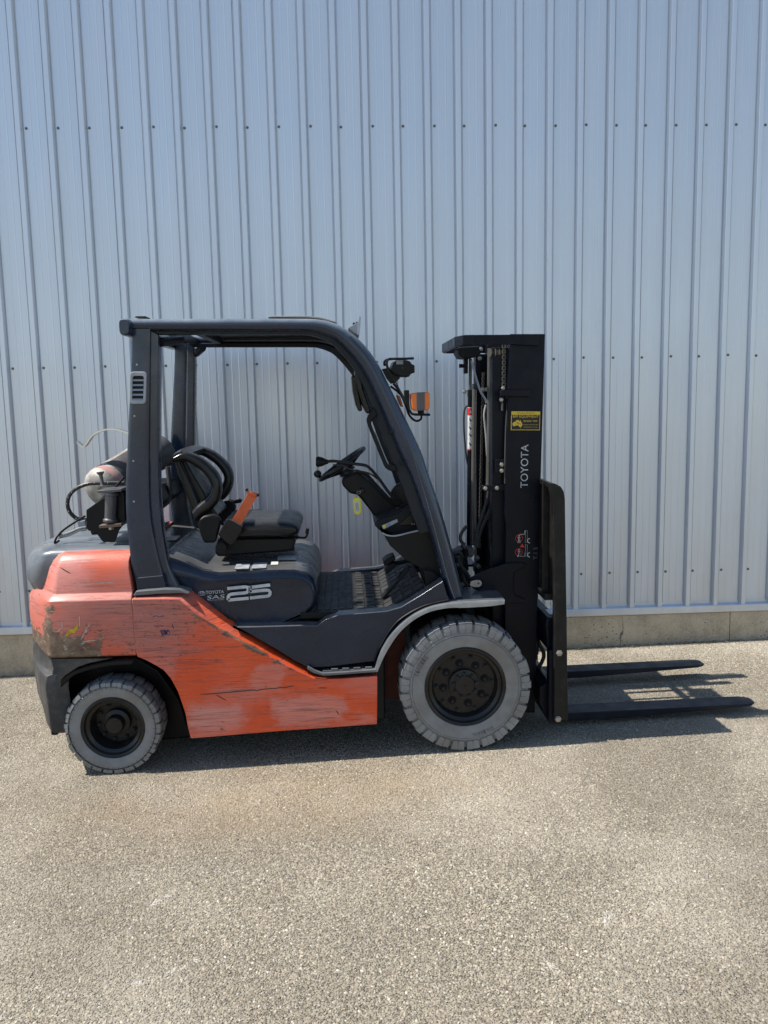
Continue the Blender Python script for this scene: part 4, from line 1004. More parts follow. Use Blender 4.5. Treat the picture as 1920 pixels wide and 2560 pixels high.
# steering wheel
s_lo, s_hi = at('E6', 228, 545, -.0), at('E6', 822, 118, .0)
sw_c = (s_lo + s_hi) / 2; sw_d = (s_hi - s_lo); sw_r = sw_d.length / 2; sw_d.normalize()
ax_ = Vector((-sw_d.z, 0, sw_d.x))
ring = [sw_c + sw_d * sw_r * math.cos(a) + Vector((0, 1, 0)) * sw_r * math.sin(a) for a in [2 * math.pi * i / 40 for i in range(41)]]
sw = MB().tube(ring, .0115, 10, 1).build('steering_wheel', M['blackgloss'], T, 0, ang=60)
for a in (R(90), R(210), R(330)):
    e = sw_c + sw_d * sw_r * math.cos(a) + Vector((0, 1, 0)) * sw_r * math.sin(a)
    MB().tube([sw_c - ax_ * .035, e], [.014, .009], 8).build('spoke', M['blackgloss'], sw)
MB().lathe([(.045, -.012), (.04, .012), (.02, .016)], sw_c - ax_ * .04, ax_, 20).build('horn_pad', M['blackgloss'], sw)
MB().tube([sw_c - ax_ * .04, sw_c - ax_ * .11], .028, 12).build('wheel_boss', M['blackgloss'], sw)
k0 = at('E6', 240, 540, -.02)
MB().lathe([(.008, 0), (.007, .012), (.010, .016), (.018, .022), (.020, .034), (.015, .046), (.005, .050)], k0, ax_, 16).build('spinner_knob', M['blackgloss'], sw)
# control levers
MB().tube(P3('E6', [(320,300,-.20),(420,292,-.2),(700,330,-.2),(850,352,-.2),(930,410,-.2),(1050,555,-.2),(1180,735,-.2),(1330,910,-.2)]), .0075, 10).build('control_lever', M['blackgloss'], T)
kn = at('E6', 165, 300, -.2); kd = (at('E6', 340, 302, -.2) - kn)
MB().lathe([(.020, 0), (.025, .004), (.0255, .012), (.022, .03), (.014, .045), (.011, .056), (.008, .058)], kn, kd, 20).build('lever_knob', M['black'], T)
MB().tube(P3('E6', [(400,345,-.19),(520,350,-.19),(640,405,-.19),(800,435,-.19),(920,470,-.19),(1020,540,-.19)]), .004, 8).build('lever_cable', M['hose'], T)
MB().tube(P3('E6', [(720,430,-.12),(860,480,-.12),(1010,640,-.14),(1280,930,-.15)]), .009, 8).build('direction_lever', M['black'], T)
for i in range(5):
    MB().tube(P3('E6', [(1310 + i * 4, 1000 - i * 18, -.22), (1440 + i * 2, 960 - i * 22, -.22)]), .007, 6).build('lever_boot', M['black'], T)
# ignition key barrel
kb = at('E6', 800, 700, -.095)
MB().lathe([(.014, .01), (.014, -.006), (.010, -.010)], kb, seg=16).build('ignition', M['blackgloss'], T)
# pedals
tubs = MB().tube(P3('E3', [(1040,210,-.1),(1110,205,-.1),(1180,190,-.1),(1260,230,-.1)]), .010, 8)
tubs.build('pedal_arm', M['black'], T)
for pts in ([(972,190),(1000,160),(1052,140),(1072,168),(1020,200),(985,222)], [(988,250),(1010,215),(1060,195),(1080,215),(1040,255),(1000,285)]):
    prism('pedal', P('E3', pts, -.1), -.14, -.04, M['black'], T, .004)
prism('accelerator', P('E3', [(960,470),(1165,235),(1190,245),(985,480)], -.26), -.28, -.22, M['black'], T, .003)
prism('pedal_bracket', P('E3', [(1165,250),(1215,225),(1225,290),(1180,310)], -.26), -.28, -.22, M['slate_inner'], T, .003)
# rounded cover beside the near front leg
q = at('C4', 480, 700, -.15)
MB().lathe([(.055, -.03), (.062, -.02), (.062, .03), (.055, .04)], q, Vector((.25, 1, .1)), 24).build('horn', M['black'], T, .004)
# ---- mirrors and grab handle
for pts in ([(570,668),(600,655),(622,700),(650,830),(685,1020),(648,1032),(615,960),(585,820)], [(602,605),(640,595),(665,640),(690,800),(775,1040),(722,1052),(680,960),(640,820),(606,700)]):
    prism('mirror', P('C3', pts, -.30), -.40 if pts[0][0] < 590 else -.44, -.16 if pts[0][0] < 590 else -.22, M['blackgloss'], T, .008, seg=3)
MB().tube(P3('C3', [(700,800),(740,790),(790,770)], -.44), .006, 8).build('mirror_stem', M['black'], T)
MB().lathe([(.004, -.012), (.005, .01)], at('C3', 790, 772, -.46), seg=10).build('mirror_bolt', M['zinc'], T)
ho = [('C3',800,985),('C3',742,1080),('C3',735,1150),('C3',800,1320),('C3',880,1520),('C3',925,1615),('C3',985,1650),('C3',1040,1658)]
hi = [('C3',840,1080),('C3',800,1120),('C3',782,1165),('C3',850,1325),('C3',915,1490),('C3',955,1575),('C3',990,1580),('C3',1020,1578)]
MB().sweep([(q.x, q.z) for q in (at(c, x, y, -.47) for c, x, y in ho)], [(q.x, q.z) for q in (at(c, x, y, -.47) for c, x, y in hi)], -.485, -.455, ex=.7, seg=10).build('grab_handle', M['black'], T)
# ---- work lamp and turn signal on the front leg
hl = prism('work_lamp', P('C3', [(1000,520),(1040,500),(1120,498),(1180,515),(1190,545),(1222,550),(1222,635),(1185,640),(1170,675),(1085,672),(1010,640),(965,600)], -.46), -.50, -.38, M['black'], T, .008, seg=3)
prism('lamp_glass', P('C3', [(1222,555),(1226,556),(1226,630),(1222,632)], -.46), -.49, -.39, M['glass'], hl, .001)
for k in range(3): prism('cooling_fin', P('C3', [(1042,506 + k * 14),(1110,504 + k * 14),(1110,512 + k * 14),(1042,514 + k * 14)], -.503), -.505, -.50, M['alu'], hl, .0005)
MB().lathe([(.006, -.004), (.006, .004)], at('C3', 1104, 580, -.502), seg=6).build('lamp_bolt', M['blackgloss'], hl)
prism('lamp_bracket', P('C3', [(890,590),(960,580),(1010,650),(1082,680),(1030,735),(985,745),(940,690)], -.45), -.47, -.42, M['black'], T, .003)
MB().tube(P3('C3', [(955,600),(940,530),(960,490),(1010,486),(1120,484),(1222,480)], -.48), .0055, 8).build('lamp_guard', M['black'], T)
MB().tube(P3('C3', [(920,560),(915,520),(940,495),(990,490)], -.40), .005, 8).build('lamp_guard', M['black'], T)
am = [(1180,845),(1240,835),(1360,828),(1378,845),(1378,1000),(1360,1018),(1225,1025),(1195,1005)]
sgn = prism('turn_signal', P('C3', am, -.46), -.50, -.42, M['amber'], T, .006, seg=3)
prism('signal_band', P('C3', [(1250,833),(1335,830),(1335,1020),(1250,1024)], -.503), -.504, -.416, M['greymetal'], sgn, .002)
prism('signal_back', P('C3', [(1120,812),(1168,810),(1172,960),(1180,1005),(1130,960)], -.46), -.49, -.43, M['black'], T, .003)
prism('turn_signal', P('C3', [(1040,860),(1075,870),(1110,990),(1085,975)], -.40), -.43, -.34, M['amber'], T, .004)
MB().tube(P3('C3', [(980,770),(1060,830),(1100,880),(1130,950),(1150,1000),(1170,1060),(1210,1110),(1255,1130),(1295,1110),(1300,1075)], -.47), .005, 8).build('signal_guard', M['black'], T)
MB().tube(P3('C3', [(1010,740),(1080,830),(1150,960),(1190,1040),(1230,1062),(1390,1064)], -.48), .0055, 8).build('signal_guard', M['black'], T)
MB().tube(P3('C3', [(950,600),(1040,740),(1110,880),(1170,1000),(1210,1060)], -.485), .003, 6).build('lamp_wire', M['hose'], T)
MB().lathe([(.016, .012), (.013, -.012)], at('C3', 1295, 1036, -.46), Vector((0, 0, 1)), 12).build('signal_foot', M['black'], T)
# ---- mast
YM = -.345
oc = [('C5',905,115),('C5',1303,115),('C5',1255,1740),('C6',905,1400),('C6',888,2080),('C6',640,2080),('C6',632,1250),('C6',640,100),('C5',870,1000)]
op = [(q.x, q.z) for q in (at(c, x, y, YM) for c, x, y in oc)]
def mast_channel():
    web = MB().prism(op, YM, YM + .014)
    xs = [p[0] for p in op]
    def edge(i, j, k_):  # flange strips along both long sides
        return None
    lf = [op[0], op[8], op[7], op[6], op[5]]; rt = [op[1], op[2], op[3], op[4]]
    web.prism(lf + [(x + .022, z) for x, z in reversed(lf)], YM + .0135, YM + .075)
    web.prism([(x - .022, z) for x, z in rt] + list(reversed(rt)), YM + .0135, YM + .075)
    return web.build('outer_mast_channel', M['mast'], T, .002)
mirror(mast_channel())
# inner channels, nested
zt_, zb_ = op[0][1] - .03, op[4][1] + .02
ic = P('C5', [(700,270),(905,270),(880,1000),(855,1900),(700,1900)], -.30)
ic = [ic[0], ic[1], (ic[2][0], ic[2][1]), (ic[3][0] + .0, ic[3][1]), (ic[3][0], zb_), (ic[4][0], zb_), ic[4]]
mirror(prism('inner_mast_channel', ic, -.285, -.265, M['mast'], T, .003))
ic2 = [(x - .0, z) for x, z in ic]
mirror(prism('inner_mast_flange', [(ic[0][0], ic[0][1]), (ic[0][0] + .02, ic[0][1]), (ic[0][0] + .02, zb_), (ic[0][0], zb_)], -.264, -.21, M['mast'], T, .002))
# top tie: arms along the channels and a bar across behind
arm = MB().prism(P('C5', [(478,128),(1218,124),(1218,252),(905,238),(478,242)], YM - .006), YM - .022, YM - .004)
xa0 = at('C5', 290, 200, YM).x; za0 = at('C5', 478, 128, YM); za1 = at('C5', 478, 242, YM)
xk = za0.x
for sy in (-1, 1):
    if sy == 1: arm.prism(P('C5', [(478,128),(1218,124),(1218,252),(905,238),(478,242)], YM - .006), -YM + .004, -YM + .022)
    pl = [(xk, sy * (-YM + .022)), (xk - .05, sy * (-YM + .016)), (xa0, sy * .25), (xa0 + .02, sy * .235), (xk - .04, sy * (-YM - .006)), (xk, sy * (-YM + .004))]
    arm.add([(x, y, za1.z) for x, y in pl] + [(x, y, za0.z) for x, y in pl], [list(range(6)), list(range(11, 5, -1))] + [[i, (i + 1) % 6, 6 + (i + 1) % 6, 6 + i] for i in range(6)])
arm.box((xa0 + .010, 0, (za0.z + za1.z) / 2), (.018, .50, za0.z - za1.z))
arm.build('mast_top_tie', M['mast'], T, .002)
MB().box((at('C5', 190, 230, YM).x - .02, .15, za0.z - .02), (.006, .012, .012)).build('tie_label', M['white'], T)
prism('chain_anchor_arm', P('C5', [(780,768),(860,752),(1118,752),(1118,838),(905,838),(860,832),(780,836)], YM - .005), YM - .024, YM - .002, M['mast'], T, .004)
# lower cross members
for z in (.30, .95): MB().box(((op[4][0] + op[5][0]) / 2 - .01, 0, z), (.05, 2 * -YM - .16, .10)).build('mast_cross_member', M['mast'], T, .004)
# cylinders, rods, hoses
def ptube(name, c, pts, Y, r, mat, res=12, sm=5): return MB().tube(P3(c, pts, Y), r, res, sm).build(name, mat, T)
x_, zlo = at('C6', 320, 640, .12).x, at('C6', 320, 640, .12).z
MB().tube([at('C5', 445, 830, .12), at('C6', 322, 640, .12)], .0145, 14).build('lift_cylinder', M['mast'], T)
lab = MB().lathe([(.0152, 0), (.0152, (at('C5', 441, 960, .12) - at('C5', 438, 1450, .12)).length)], at('C5', 438, 1450, .12), at('C5', 441, 960, .12) - at('C5', 438, 1450, .12), 20).build('cylinder_label', M['white'], T)
MB().lathe([(.0156, 0), (.0156, .038)], at('C5', 441, 1052, .12), at('C5', 441, 960, .12) - at('C5', 438, 1450, .12), 20).build('label_band', M['red'], lab)
MB().lathe([(.0156, 0), (.0156, .006)], at('C5', 438, 1452, .12), at('C5', 441, 960, .12) - at('C5', 438, 1450, .12), 20).build('label_band', M['red'], lab)
Yl = .12 - .0158
for k, y in enumerate((1105, 1200, 1280, 1385)):
    sgp = MB()
    for j in range(3): line(sgp, 'C5', [(424 + 4 * j, y - 22 + 12 * j), (440, y - 6 + 8 * j), (458 - 3 * j, y + 4 + 9 * j)], .0016, Yl)
    sgp.build('label_drawing', M['blackprint'], lab)
    s2 = MB(); line(s2, 'C5', [(415, y + 45), (470, y + 44)], .0006, Yl); s2.build('label_rule', M['blackprint'], lab)
tr = MB().add(P3('C5', [(428,1025),(458,1025),(443,985)], Yl - .0006), [[0, 1, 2]]); tr.build('label_triangle', M['white'], lab, smooth=False)
MB().tube([at('C5', 445, 760, .12), at('C5', 445, 832, .12)], .017, 6).build('cylinder_cap', M['mast'], T)
MB().tube([at('C5', 445, 400, .12), at('C5', 440, 770, .12)], .009, 10).build('cylinder_rod', M['rod'], T)
MB().tube([at('C5', 490, 760, .0), at('C6', 350, 630, .0)], .0115, 12).build('lift_pipe', M['rod'], T)
MB().tube([at('C5', 668, 280, -.12), at('C5', 660, 1200, -.12), at('C5', 650, 1860, -.12)], .0125, 12).build('lift_pipe', M['rod'], T)
MB().tube([at('C5', 800, 300, -.2), at('C5', 800, 1860, -.2), at('C6', 560, 800, -.2)], .02, 12).build('lift_cylinder', M['mast'], T)
MB().tube([at('C5', 730, 300, .2), at('C6', 480, 800, .2)], .03, 12).build('lift_cylinder', M['mast'], T)
ptube('hose', 'C5', [(455,420),(480,520),(520,660),(560,780),(610,860),(630,910)], -.02, .0055, M['ventgrey'], 8)
ptube('hose', 'C5', [(620,930),(600,1040),(608,1150),(622,1300),(632,1480),(645,1650),(650,1860)], -.06, .0045, M['ventgrey'], 8)
ptube('hose', 'C5', [(420,945),(385,960),(368,1040),(370,1250),(392,1500),(412,1620)], .12, .005, M['hose'], 8)
ptube('hose', 'C6', [(490,150),(478,230),(440,360),(395,500),(372,640)], -.15, .0085, M['hose'], 10)
ptube('hose', 'C6', [(545,150),(535,240),(480,370),(420,510),(388,650)], -.15, .0095, M['hose'], 10)
ptube('hose', 'C6', [(600,180),(585,230),(590,280),(600,330)], -.2, .006, M['hose'], 8)
ptube('hose', 'C6', [(560,280),(510,450),(500,600),(520,760)], -.1, .008, M['hose'], 8)
ptube('steel_pipe', 'E4', [(325,170),(280,230),(252,290),(255,350),(285,385),(310,395)], .10, .009, M['rod'], 10)
# spiral guard at the hoses' foot
hx = [at('E4', 435 + 22 * math.cos(a) - a * 1.4, 400 + a * 3.4, -.16 + .014 * math.sin(a)) for a in [i * .5 for i in range(68)]]
MB().tube(hx, .0012, 5, 1).build('spiral_guard', M['zinc'], T)
# chains
def chain(name, p0, p1, wdt, pitch, mat):
    m = MB(); d = (p1 - p0); L = d.length; d.normalize(); sd_ = Vector((1, 0, 0)); n_ = int(L / pitch)
    rot = Matrix((sd_, Vector((0, 1, 0)), d)).transposed()
    for i in range(n_):
        c = p0 + d * (pitch * (i + .5)); wide = i % 2 == 0
        for s_ in (-1, 1):
            m.box(c + sd_ * s_ * wdt * (.42 if wide else .22), (wdt * .14, .014, pitch * 1.25), rot)
        m.box(c + d * pitch * .5, (wdt * (1.0), .006, .006), rot)
    return m.build(name, mat, T)
chain('lift_chain', at('C5', 828, 240, -.30), at('C5', 825, 745, -.30), .016, .0125, M['chain'])
chain('lift_chain', at('C5', 590, 560, .18), at('C6', 408, 660, .18), .012, .0125, M['chain'])
chain('lift_chain', at('C5', 780, 1000, -.05), at('C6', 555, 700, -.05), .010, .0125, M['mast'])
for x, r_ in ((690, .02), (735, .024), (785, .022), (890, .026)):
    c = at('C5', x, 300, -.27); MB().lathe([(r_, -.012), (r_ * .8, -.004), (r_ * .8, .004), (r_, .012)], c + Vector((0, 0, -.012)), Vector((1, .35, 0)), 18).build('chain_sheave', M['rod'], T)
# bolts and brackets on the mast
def hexbolt(c, x, y, Y, r=.008, name='bolt', mat='zinc'):
    return MB().lathe([(r * 1.35, .002), (r * 1.35, -.002), (r, -.0025), (r, -.009), (r * .8, -.010)], at(c, x, y, Y), seg=6).build(name, M[mat], T, .0006)
prism('hose_clamp', P('C5', [(735,1562),(848,1562),(848,1590),(850,1722),(738,1722)], -.325), -.325, -.29, M['mast'], T, .003)
hexbolt('C5', 803, 1620, -.326); hexbolt('C5', 803, 1690, -.326)
prism('hose_clamp', P('C5', [(588,1862),(860,1856),(860,1925),(588,1922)], -.305), -.305, -.27, M['mast'], T, .003)
hexbolt('C5', 615, 1893, -.306); hexbolt('C5', 748, 1890, -.306)
hexbolt('C5', 585, 755, -.1, .008); hexbolt('C5', 625, 755, -.1, .008); hexbolt('C5', 375, 780, .1, .009); hexbolt('C5', 560, 290, -.05, .009); hexbolt('C5', 550, 395, -.05, .008); hexbolt('C5', 820, 740, -.31, .008); hexbolt('C5', 798, 872, -.32, .008)
prism('hose_block', P('C5', [(285,275),(520,262),(560,330),(500,380),(440,400),(320,395),(285,340)], .0), -.06, .12, M['black'], T, .006)
prism('limit_switch', P('C5', [(370,400),(415,400),(412,570),(372,572)], .1), .09, .13, M['black'], T, .003)
MB().lathe([(.010, -.02), (.010, .02)], at('C5', 358, 482, .1), Vector((1, 0, 0)), 10).build('switch_button', M['black'], T)
prism('pipe_bracket', P('C5', [(470,690),(520,690),(520,750),(470,755)], .02), .0, .06, M['slate'], T, .002)
prism('chain_bolt', P('C5', [(800,905),(818,905),(818,1000),(800,1000)], -.32), -.325, -.31, M['rod'], T, .001)
ptube('steel_pipe', 'C5', [(868,910),(850,1200),(842,1500),(838,1840)], -.325, .003, M['rod'], 6)
# tilt bracket plate on the near channel
tp = P('E4', [(372,800),(480,745),(620,690),(812,624),(1032,624),(1058,645),(1000,690),(930,715),(900,760),(894,955),(925,1020),(1040,1065),(1052,1112),(790,1116),(520,1010),(440,930),(395,930)], YM - .012)
prism('tilt_bracket', tp, YM - .014, YM - .0005, M['mast'], T, .004)
bp_ = at('E4', 455, 868, YM - .016)
MB().lathe([(.030, .012), (.030, -.004), (.024, -.008), (.024, -.004)], bp_, seg=24).build('pin_boss', M['mast'], T)
kp = prism('pin_keeper', P('E4', [(368,850),(400,838),(450,828),(492,832),(512,862),(508,892),(480,918),(420,918),(372,905)], YM - .026), YM - .028, YM - .022, M['zinc'], T, .002)
MB().lathe([(.0145, .0), (.0145, -.004), (.005, -.004), (.004, 0)], at('E4', 466, 868, YM - .028), seg=16).build('pin_washer', M['zinc'], kp)
MB().lathe([(.008, .0), (.008, -.006)], at('E4', 382, 880, YM - .028), seg=6).build('keeper_bolt', M['zinc'], kp)
# valves and hoses between the front leg and the mast
prism('valve_block', P('E4', [(330,435),(405,432),(408,500),(380,545),(335,540)], -.05), -.08, .02, M['greymetal'], T, .004)
prism('valve_block', P('E4', [(285,430),(330,430),(325,560),(340,700),(290,690)], -.02), -.06, .08, M['black'], T, .006)
prism('tilt_arm', P('E4', [(150,490),(280,425),(320,440),(310,500),(200,520),(240,640),(370,800),(360,1020),(260,1000)], .05), .0, .12, M['mast'], T, .006)
ptube('hose', 'E4', [(160,520),(210,495),(260,520),(250,580),(205,600)], -.1, .010, M['hose'], 8)
ptube('hose', 'E4', [(205,540),(240,640),(300,720),(350,800)], -.15, .012, M['hose'], 8)
ptube('hose', 'E4', [(240,670),(270,760),(290,840),(330,900)], -.1, .010, M['hose'], 8)
for x, y in ((222,640),(468,665),(455,562),(268,885)): hexbolt('E4', x, y, -.15, .010, 'hose_fitting', 'greymetal')
prism('valve_block', P('E4', [(410,640),(490,640),(495,740),(420,740)], -.05), -.1, .0, M['black'], T, .005)
# ---- mast lettering, warning marks and dealer's plate
textpx('lettering', 'TOYOTA', 'C5', (1104,1888), (1112,1388), (1018,1888), YM - .0006, M['silver'], T)
sx = lambda pts: P('C5', pts, YM - .002)
pl_ = prism('dealer_plate', P('C5', [(915,1006),(1247,1008),(1241,1224),(910,1222)], YM - .002), YM - .0025, YM - .0002, M['yellow'], T, 0)
prism('plate_field', P('C5', [(920,1046),(1240,1046),(1235,1217),(916,1216)], YM - .003), YM - .0032, YM - .002, M['blackprint'], pl_, 0)
Yp = YM - .0036
textpx('plate_text', 'SOLD AND SERVICED BY', 'C5', (980,1034), (1186,1034), (980,1018), Yp + .0009, M['blackprint'], pl_)
textpx('plate_text', 'BPF EQUIPMENT', 'C5', (932,1085), (1227,1087), (933,1050), Yp, M['yellow'], pl_)
textpx('plate_text', '08 8262 1000', 'C5', (1054,1127), (1212,1127), (1054,1107), Yp, M['yellow'], pl_)
ad = MB()                                                      # address line, too fine to read
for x0_, x1_ in ((1052,1062),(1068,1092),(1097,1112),(1120,1150),(1156,1182),(1190,1220)): line(ad, 'C5', [(x0_,1161),(x1_,1161)], .0009, Yp)
tag(ad.build('address_line', M['yellow'], pl_), kind='stuff')
textpx('plate_text', 'www.bpfequipment.com.au', 'C5', (1052,1194), (1212,1194), (1052,1182), Yp, M['yellow'], pl_)
au = P('C5', [(928,1148),(940,1132),(958,1126),(968,1112),(982,1106),(996,1104),(1000,1118),(1010,1122),(1016,1102),(1022,1118),(1034,1138),(1042,1158),(1034,1178),(1022,1188),(1006,1184),(998,1170),(980,1166),(962,1172),(942,1178),(930,1168)], Yp)
prism('plate_map', au, Yp, Yp + .0003, M['yellow'], pl_, 0)
prism('plate_map', P('C5', [(1012,1194),(1024,1194),(1017,1203)], Yp), Yp, Yp + .0003, M['yellow'], pl_, 0)
mm = MB()
for pts in ([(970,1126),(990,1132),(982,1150)], [(992,1140),(1000,1160)], [(950,1150),(968,1156)], [(1008,1140),(1020,1160)]): line(mm, 'C5', pts, .0012, Yp - .0004)
mm.build('map_mark', M['blackprint'], pl_)
Yd = YM - .001
wd_ = MB()
for (oy, legs) in ((0, 0), (175, 1)):
    line(wd_, 'E4', [(970,272 + oy if not legs else 540),(1034,272 + oy if not legs else 540),(1036,228 if not legs else 495)], .0011, Yd)
    for q in ([(1043,228 if not legs else 398),(1066,228 if not legs else 398),(1062,376 if not legs else 545),(1040,376 if not legs else 545),(1043,228 if not legs else 398)],): line(wd_, 'E4', q, .0006, Yd)
    cy = 350 if not legs else 522
    line(wd_, 'E4', [(1095,cy - 28),(1072,cy - 18),(1066,cy),(1074,cy + 18),(1095,cy + 28)], .0022, Yd)
    hy = 290 if not legs else 460
    wd_.lathe([(.0032, 0), (.0032, .0006)], at('E4', 963, hy, Yd), seg=10)
    for q in ([(963,hy + 10),(962,hy + 42)], [(948,hy + 30),(963,hy + 16),(982,hy + 26)], [(962,hy + 42),(954,hy + 66),(952,hy + 88)], [(962,hy + 42),(974,hy + 64),(976,hy + 88)] if not legs else [(962,hy + 42),(950,hy + 70),(946,hy + 88)]): line(wd_, 'E4', q, .0017, Yd)
wd_.build('warning_drawing', M['silver'], T)
rd = MB()
for cx, cy in ((965, 320), (960, 490)):
    rd.lathe([(.0178, 0), (.0178, .0006), (.0158, .0006), (.0158, 0)], at('E4', cx, cy, Yd - .0012), seg=28, closed=True)
    line(rd, 'E4', [(cx - 32, cy - 30), (cx + 32, cy + 30)], .0009, Yd - .0008)
rd.add(P3('E4', [(974,430),(1030,430),(1003,384)], Yd - .0008), [[0, 1, 2]])
rd.build('prohibition_mark', M['red'], T)
M['chalk'] = paint('worn_white_mark', (.10, .10, .10), .6)
textpx('mast_mark', 'T.1 S', 'E4', (1190,580), (1190,430), (1140,580), Yd, M['chalk'], T)
# ---- carriage, backrest and forks
YB = -.545
bs = P('C6', [(1012,92),(1075,105),(1115,128),(1140,170),(1150,232),(1162,1100),(1177,2150),(1056,2150),(1060,1150),(1044,300),(1032,190),(1018,140)], YB)
side = prism('backrest_side', bs, YB, YB + .045, M['backrest'], T, .004)
mirror(side)
zt2 = at('C6', 1000, 95, YB); 
MB().prism(P('C6', [(1016,94),(1075,107),(1110,130),(1085,150),(1024,142)], YB), YB + .046, -YB - .046).build('backrest_top', M['backrest'], T, .003)
xb0 = at('C6', 1010, 600, YB).x; zb1 = at('C6', 1045, 1080, YB).z; ztop = at('C6', 1000, 110, YB).z
for y in (-.43, -.33, -.22, -.11, 0, .11, .22, .33, .43):
    MB().box((xb0 + .012, y, (zb1 + ztop) / 2), (.032, .02, ztop - zb1)).build('backrest_bar', M['backrest'], T, .003)
MB().box((xb0 + .014, 0, zb1 - .012), (.040, -2 * YB - .1, .03)).build('backrest_rail', M['backrest'], T, .003)
pb = MB().box((xb0 + .034, -.415, (zb1 + ztop) / 2), (.012, .17, ztop - zb1 - .004)).build('backrest_plate', M['backrest'], T, .002); mirror(pb)
cpl = P('C6', [(1002,1535),(1062,1528),(1062,2150),(1010,2162),(1000,2140)], -.50)
prism('carriage_end', cpl, -.52, -.47, M['mast'], T, .006); mirror(bpy.data.objects['carriage_end'])
cb0 = at('E5', 330, 420, -.40)
prism('carriage_upper_bar', P('E5', [(245,340),(400,330),(410,480),(410,690),(340,800),(300,880),(240,800),(215,420)], -.40), -.47, .47, M['mast'], T, .008)
prism('carriage_lower_bar', P('C6', [(915,1840),(1000,1800),(1058,1820),(1058,2140),(985,2130),(915,1980)], -.44), -.47, .47, M['mast'], T, .006)
prism('bar_label', [(cb0.x - .005, at('E5', 330, 330, -.40).z + .001), (cb0.x + .016, at('E5', 330, 330, -.40).z + .001), (cb0.x + .016, at('E5', 330, 330, -.40).z + .0025), (cb0.x - .005, at('E5', 330, 330, -.40).z + .0025)], -.42, -.33, M['paper'], T, 0)
for k, y in enumerate((-.30, .0, .28)): MB().tube([Vector((1.98, y, .42)), Vector((1.99, y, .62))], .02, 10).build('carriage_roller', M['mast'], T)
ptube('hose', 'E5', [(180,420),(150,560),(160,760),(230,900),(240,1000),(190,1120),(140,1200)], -.25, .010, M['hose'], 8)
for x, y in ((1100,1565),(1090,2135)): hexbolt('C6', x, y, YB - .001, .0115, 'backrest_bolt')
# forks
def fork(yc, x0, tip, zt):
    wd = .058; th = .040; rings = []
    xs_ = [x0, x0 + .25, x0 + .6, tip - .22, tip - .10, tip - .05, tip - .02, tip]
    for x in xs_:
        u = (x - x0) / (tip - x0)
        t_ = th * (1 - .72 * max(0, (u - .25)) / .75)
        hw = wd
        if x > tip - .101: hw = wd * (1 - ((x - (tip - .10)) / .10) ** 4 * .5)
        rise = .012 * u
        rings.append([Vector((x, yc - hw, zt + rise)), Vector((x, yc + hw, zt + rise)), Vector((x, yc + hw, zt + rise - t_)), Vector((x, yc - hw, zt + rise - t_))])
    m = MB().loft(rings)
    m.box((x0 - .021, yc, zt + .22), (.042, wd * 2, .52))
    for z_ in (.06, .40): m.box((x0 - .055, yc, zt + z_), (.05, wd * 2, .05))
    return m.build('fork', M['fork'], T, .003)
fork(-.275, 2.13, 3.085, .125); fork(.325, 2.13, 3.09, .128)
# ---- gas cylinder bracket
Yb = -.33
prism('cylinder_bracket', P('E2', [(690,450),(910,295),(1100,230),(1140,250),(1150,600),(1080,690),(1040,800),(1020,830),(895,832),(870,810),(820,740),(800,712),(715,695),(692,670)], Yb), Yb, Yb + .008, M['black'], T, .002)
prism('bracket_shelf', P('E2', [(845,212),(1140,185),(1145,215),(1000,236),(860,232)], Yb), Yb - .05, Yb + .10, M['greymetal'], T, .002)
MB().lathe([(.033, .0), (.033, -.01), (.026, -.014), (.026, -.118), (.033, -.124), (.033, -.134)], at('E2', 985, 245, Yb - .02), Vector((.09, 0, 1)), 24).build('bracket_pivot', M['greymetal'], T, 0, ang=30)
prism('bracket_shelf', P('E2', [(875,615),(1140,590),(1145,625),(1000,640),(880,648)], Yb), Yb - .05, Yb + .06, paint('rusty_plate', (.16, .11, .08), .7), T, .002)
MB().lathe([(.013, .0), (.013, -.014)], at('E2', 985, 645, Yb - .03), Vector((0, 0, 1)), 6).build('bracket_bolt', M['zinc'], T)
MB().lathe([(.018, .028), (.016, .022), (.008, .012), (.009, -.03), (.012, -.034)], at('E2', 868, 70, Yb - .01), Vector((-.1, 0, 1)), 16).build('bracket_pin', M['greymetal'], T)
MB().tube(P3('E2', [(1140,130),(1000,128),(860,130),(720,140),(600,180),(520,240),(478,310),(470,400),(500,480),(560,540),(620,565),(690,568)], -.15), .0095, 10).build('gas_hose', M['hose'], T)
for x, y in ((945,128),(866,128),(785,128),(705,138),(635,160),(570,190),(515,240),(476,300),(458,378),(480,465),(570,548),(640,558)):
    MB().sphere(at('E2', x, y, -.162), .0018, 8).build('hose_fleck', M['white'], T)
MB().tube(P3('E2', [(1140,60),(1080,130),(1030,185)], -.25), .006, 8).build('bracket_rod', M['black'], T)
for d_ in (0, 28): MB().tube(P3('E2', [(690,650 + d_),(600,670 + d_),(480,722 + d_),(360,752 + d_)], -.28), .005, 8).build('latch_rod', M['zinc'], T)
MB().tube(P3('E2', [(680,520,-.2),(580,580,-.22),(430,680,-.26),(350,760,-.3),(318,830,-.3),(330,840,-.3),(372,810,-.3)]), .005, 8).build('latch_loop', M['black'], T)
prism('latch_plate', P('E2', [(600,590),(690,560),(700,690),(650,700),(610,640)], -.2), -.22, -.2, M['ventgrey'], T, .002)
prism('latch_plate', P('E2', [(740,700),(800,710),(825,740),(760,745)], -.32), -.325, -.28, M['black'], T, .002)
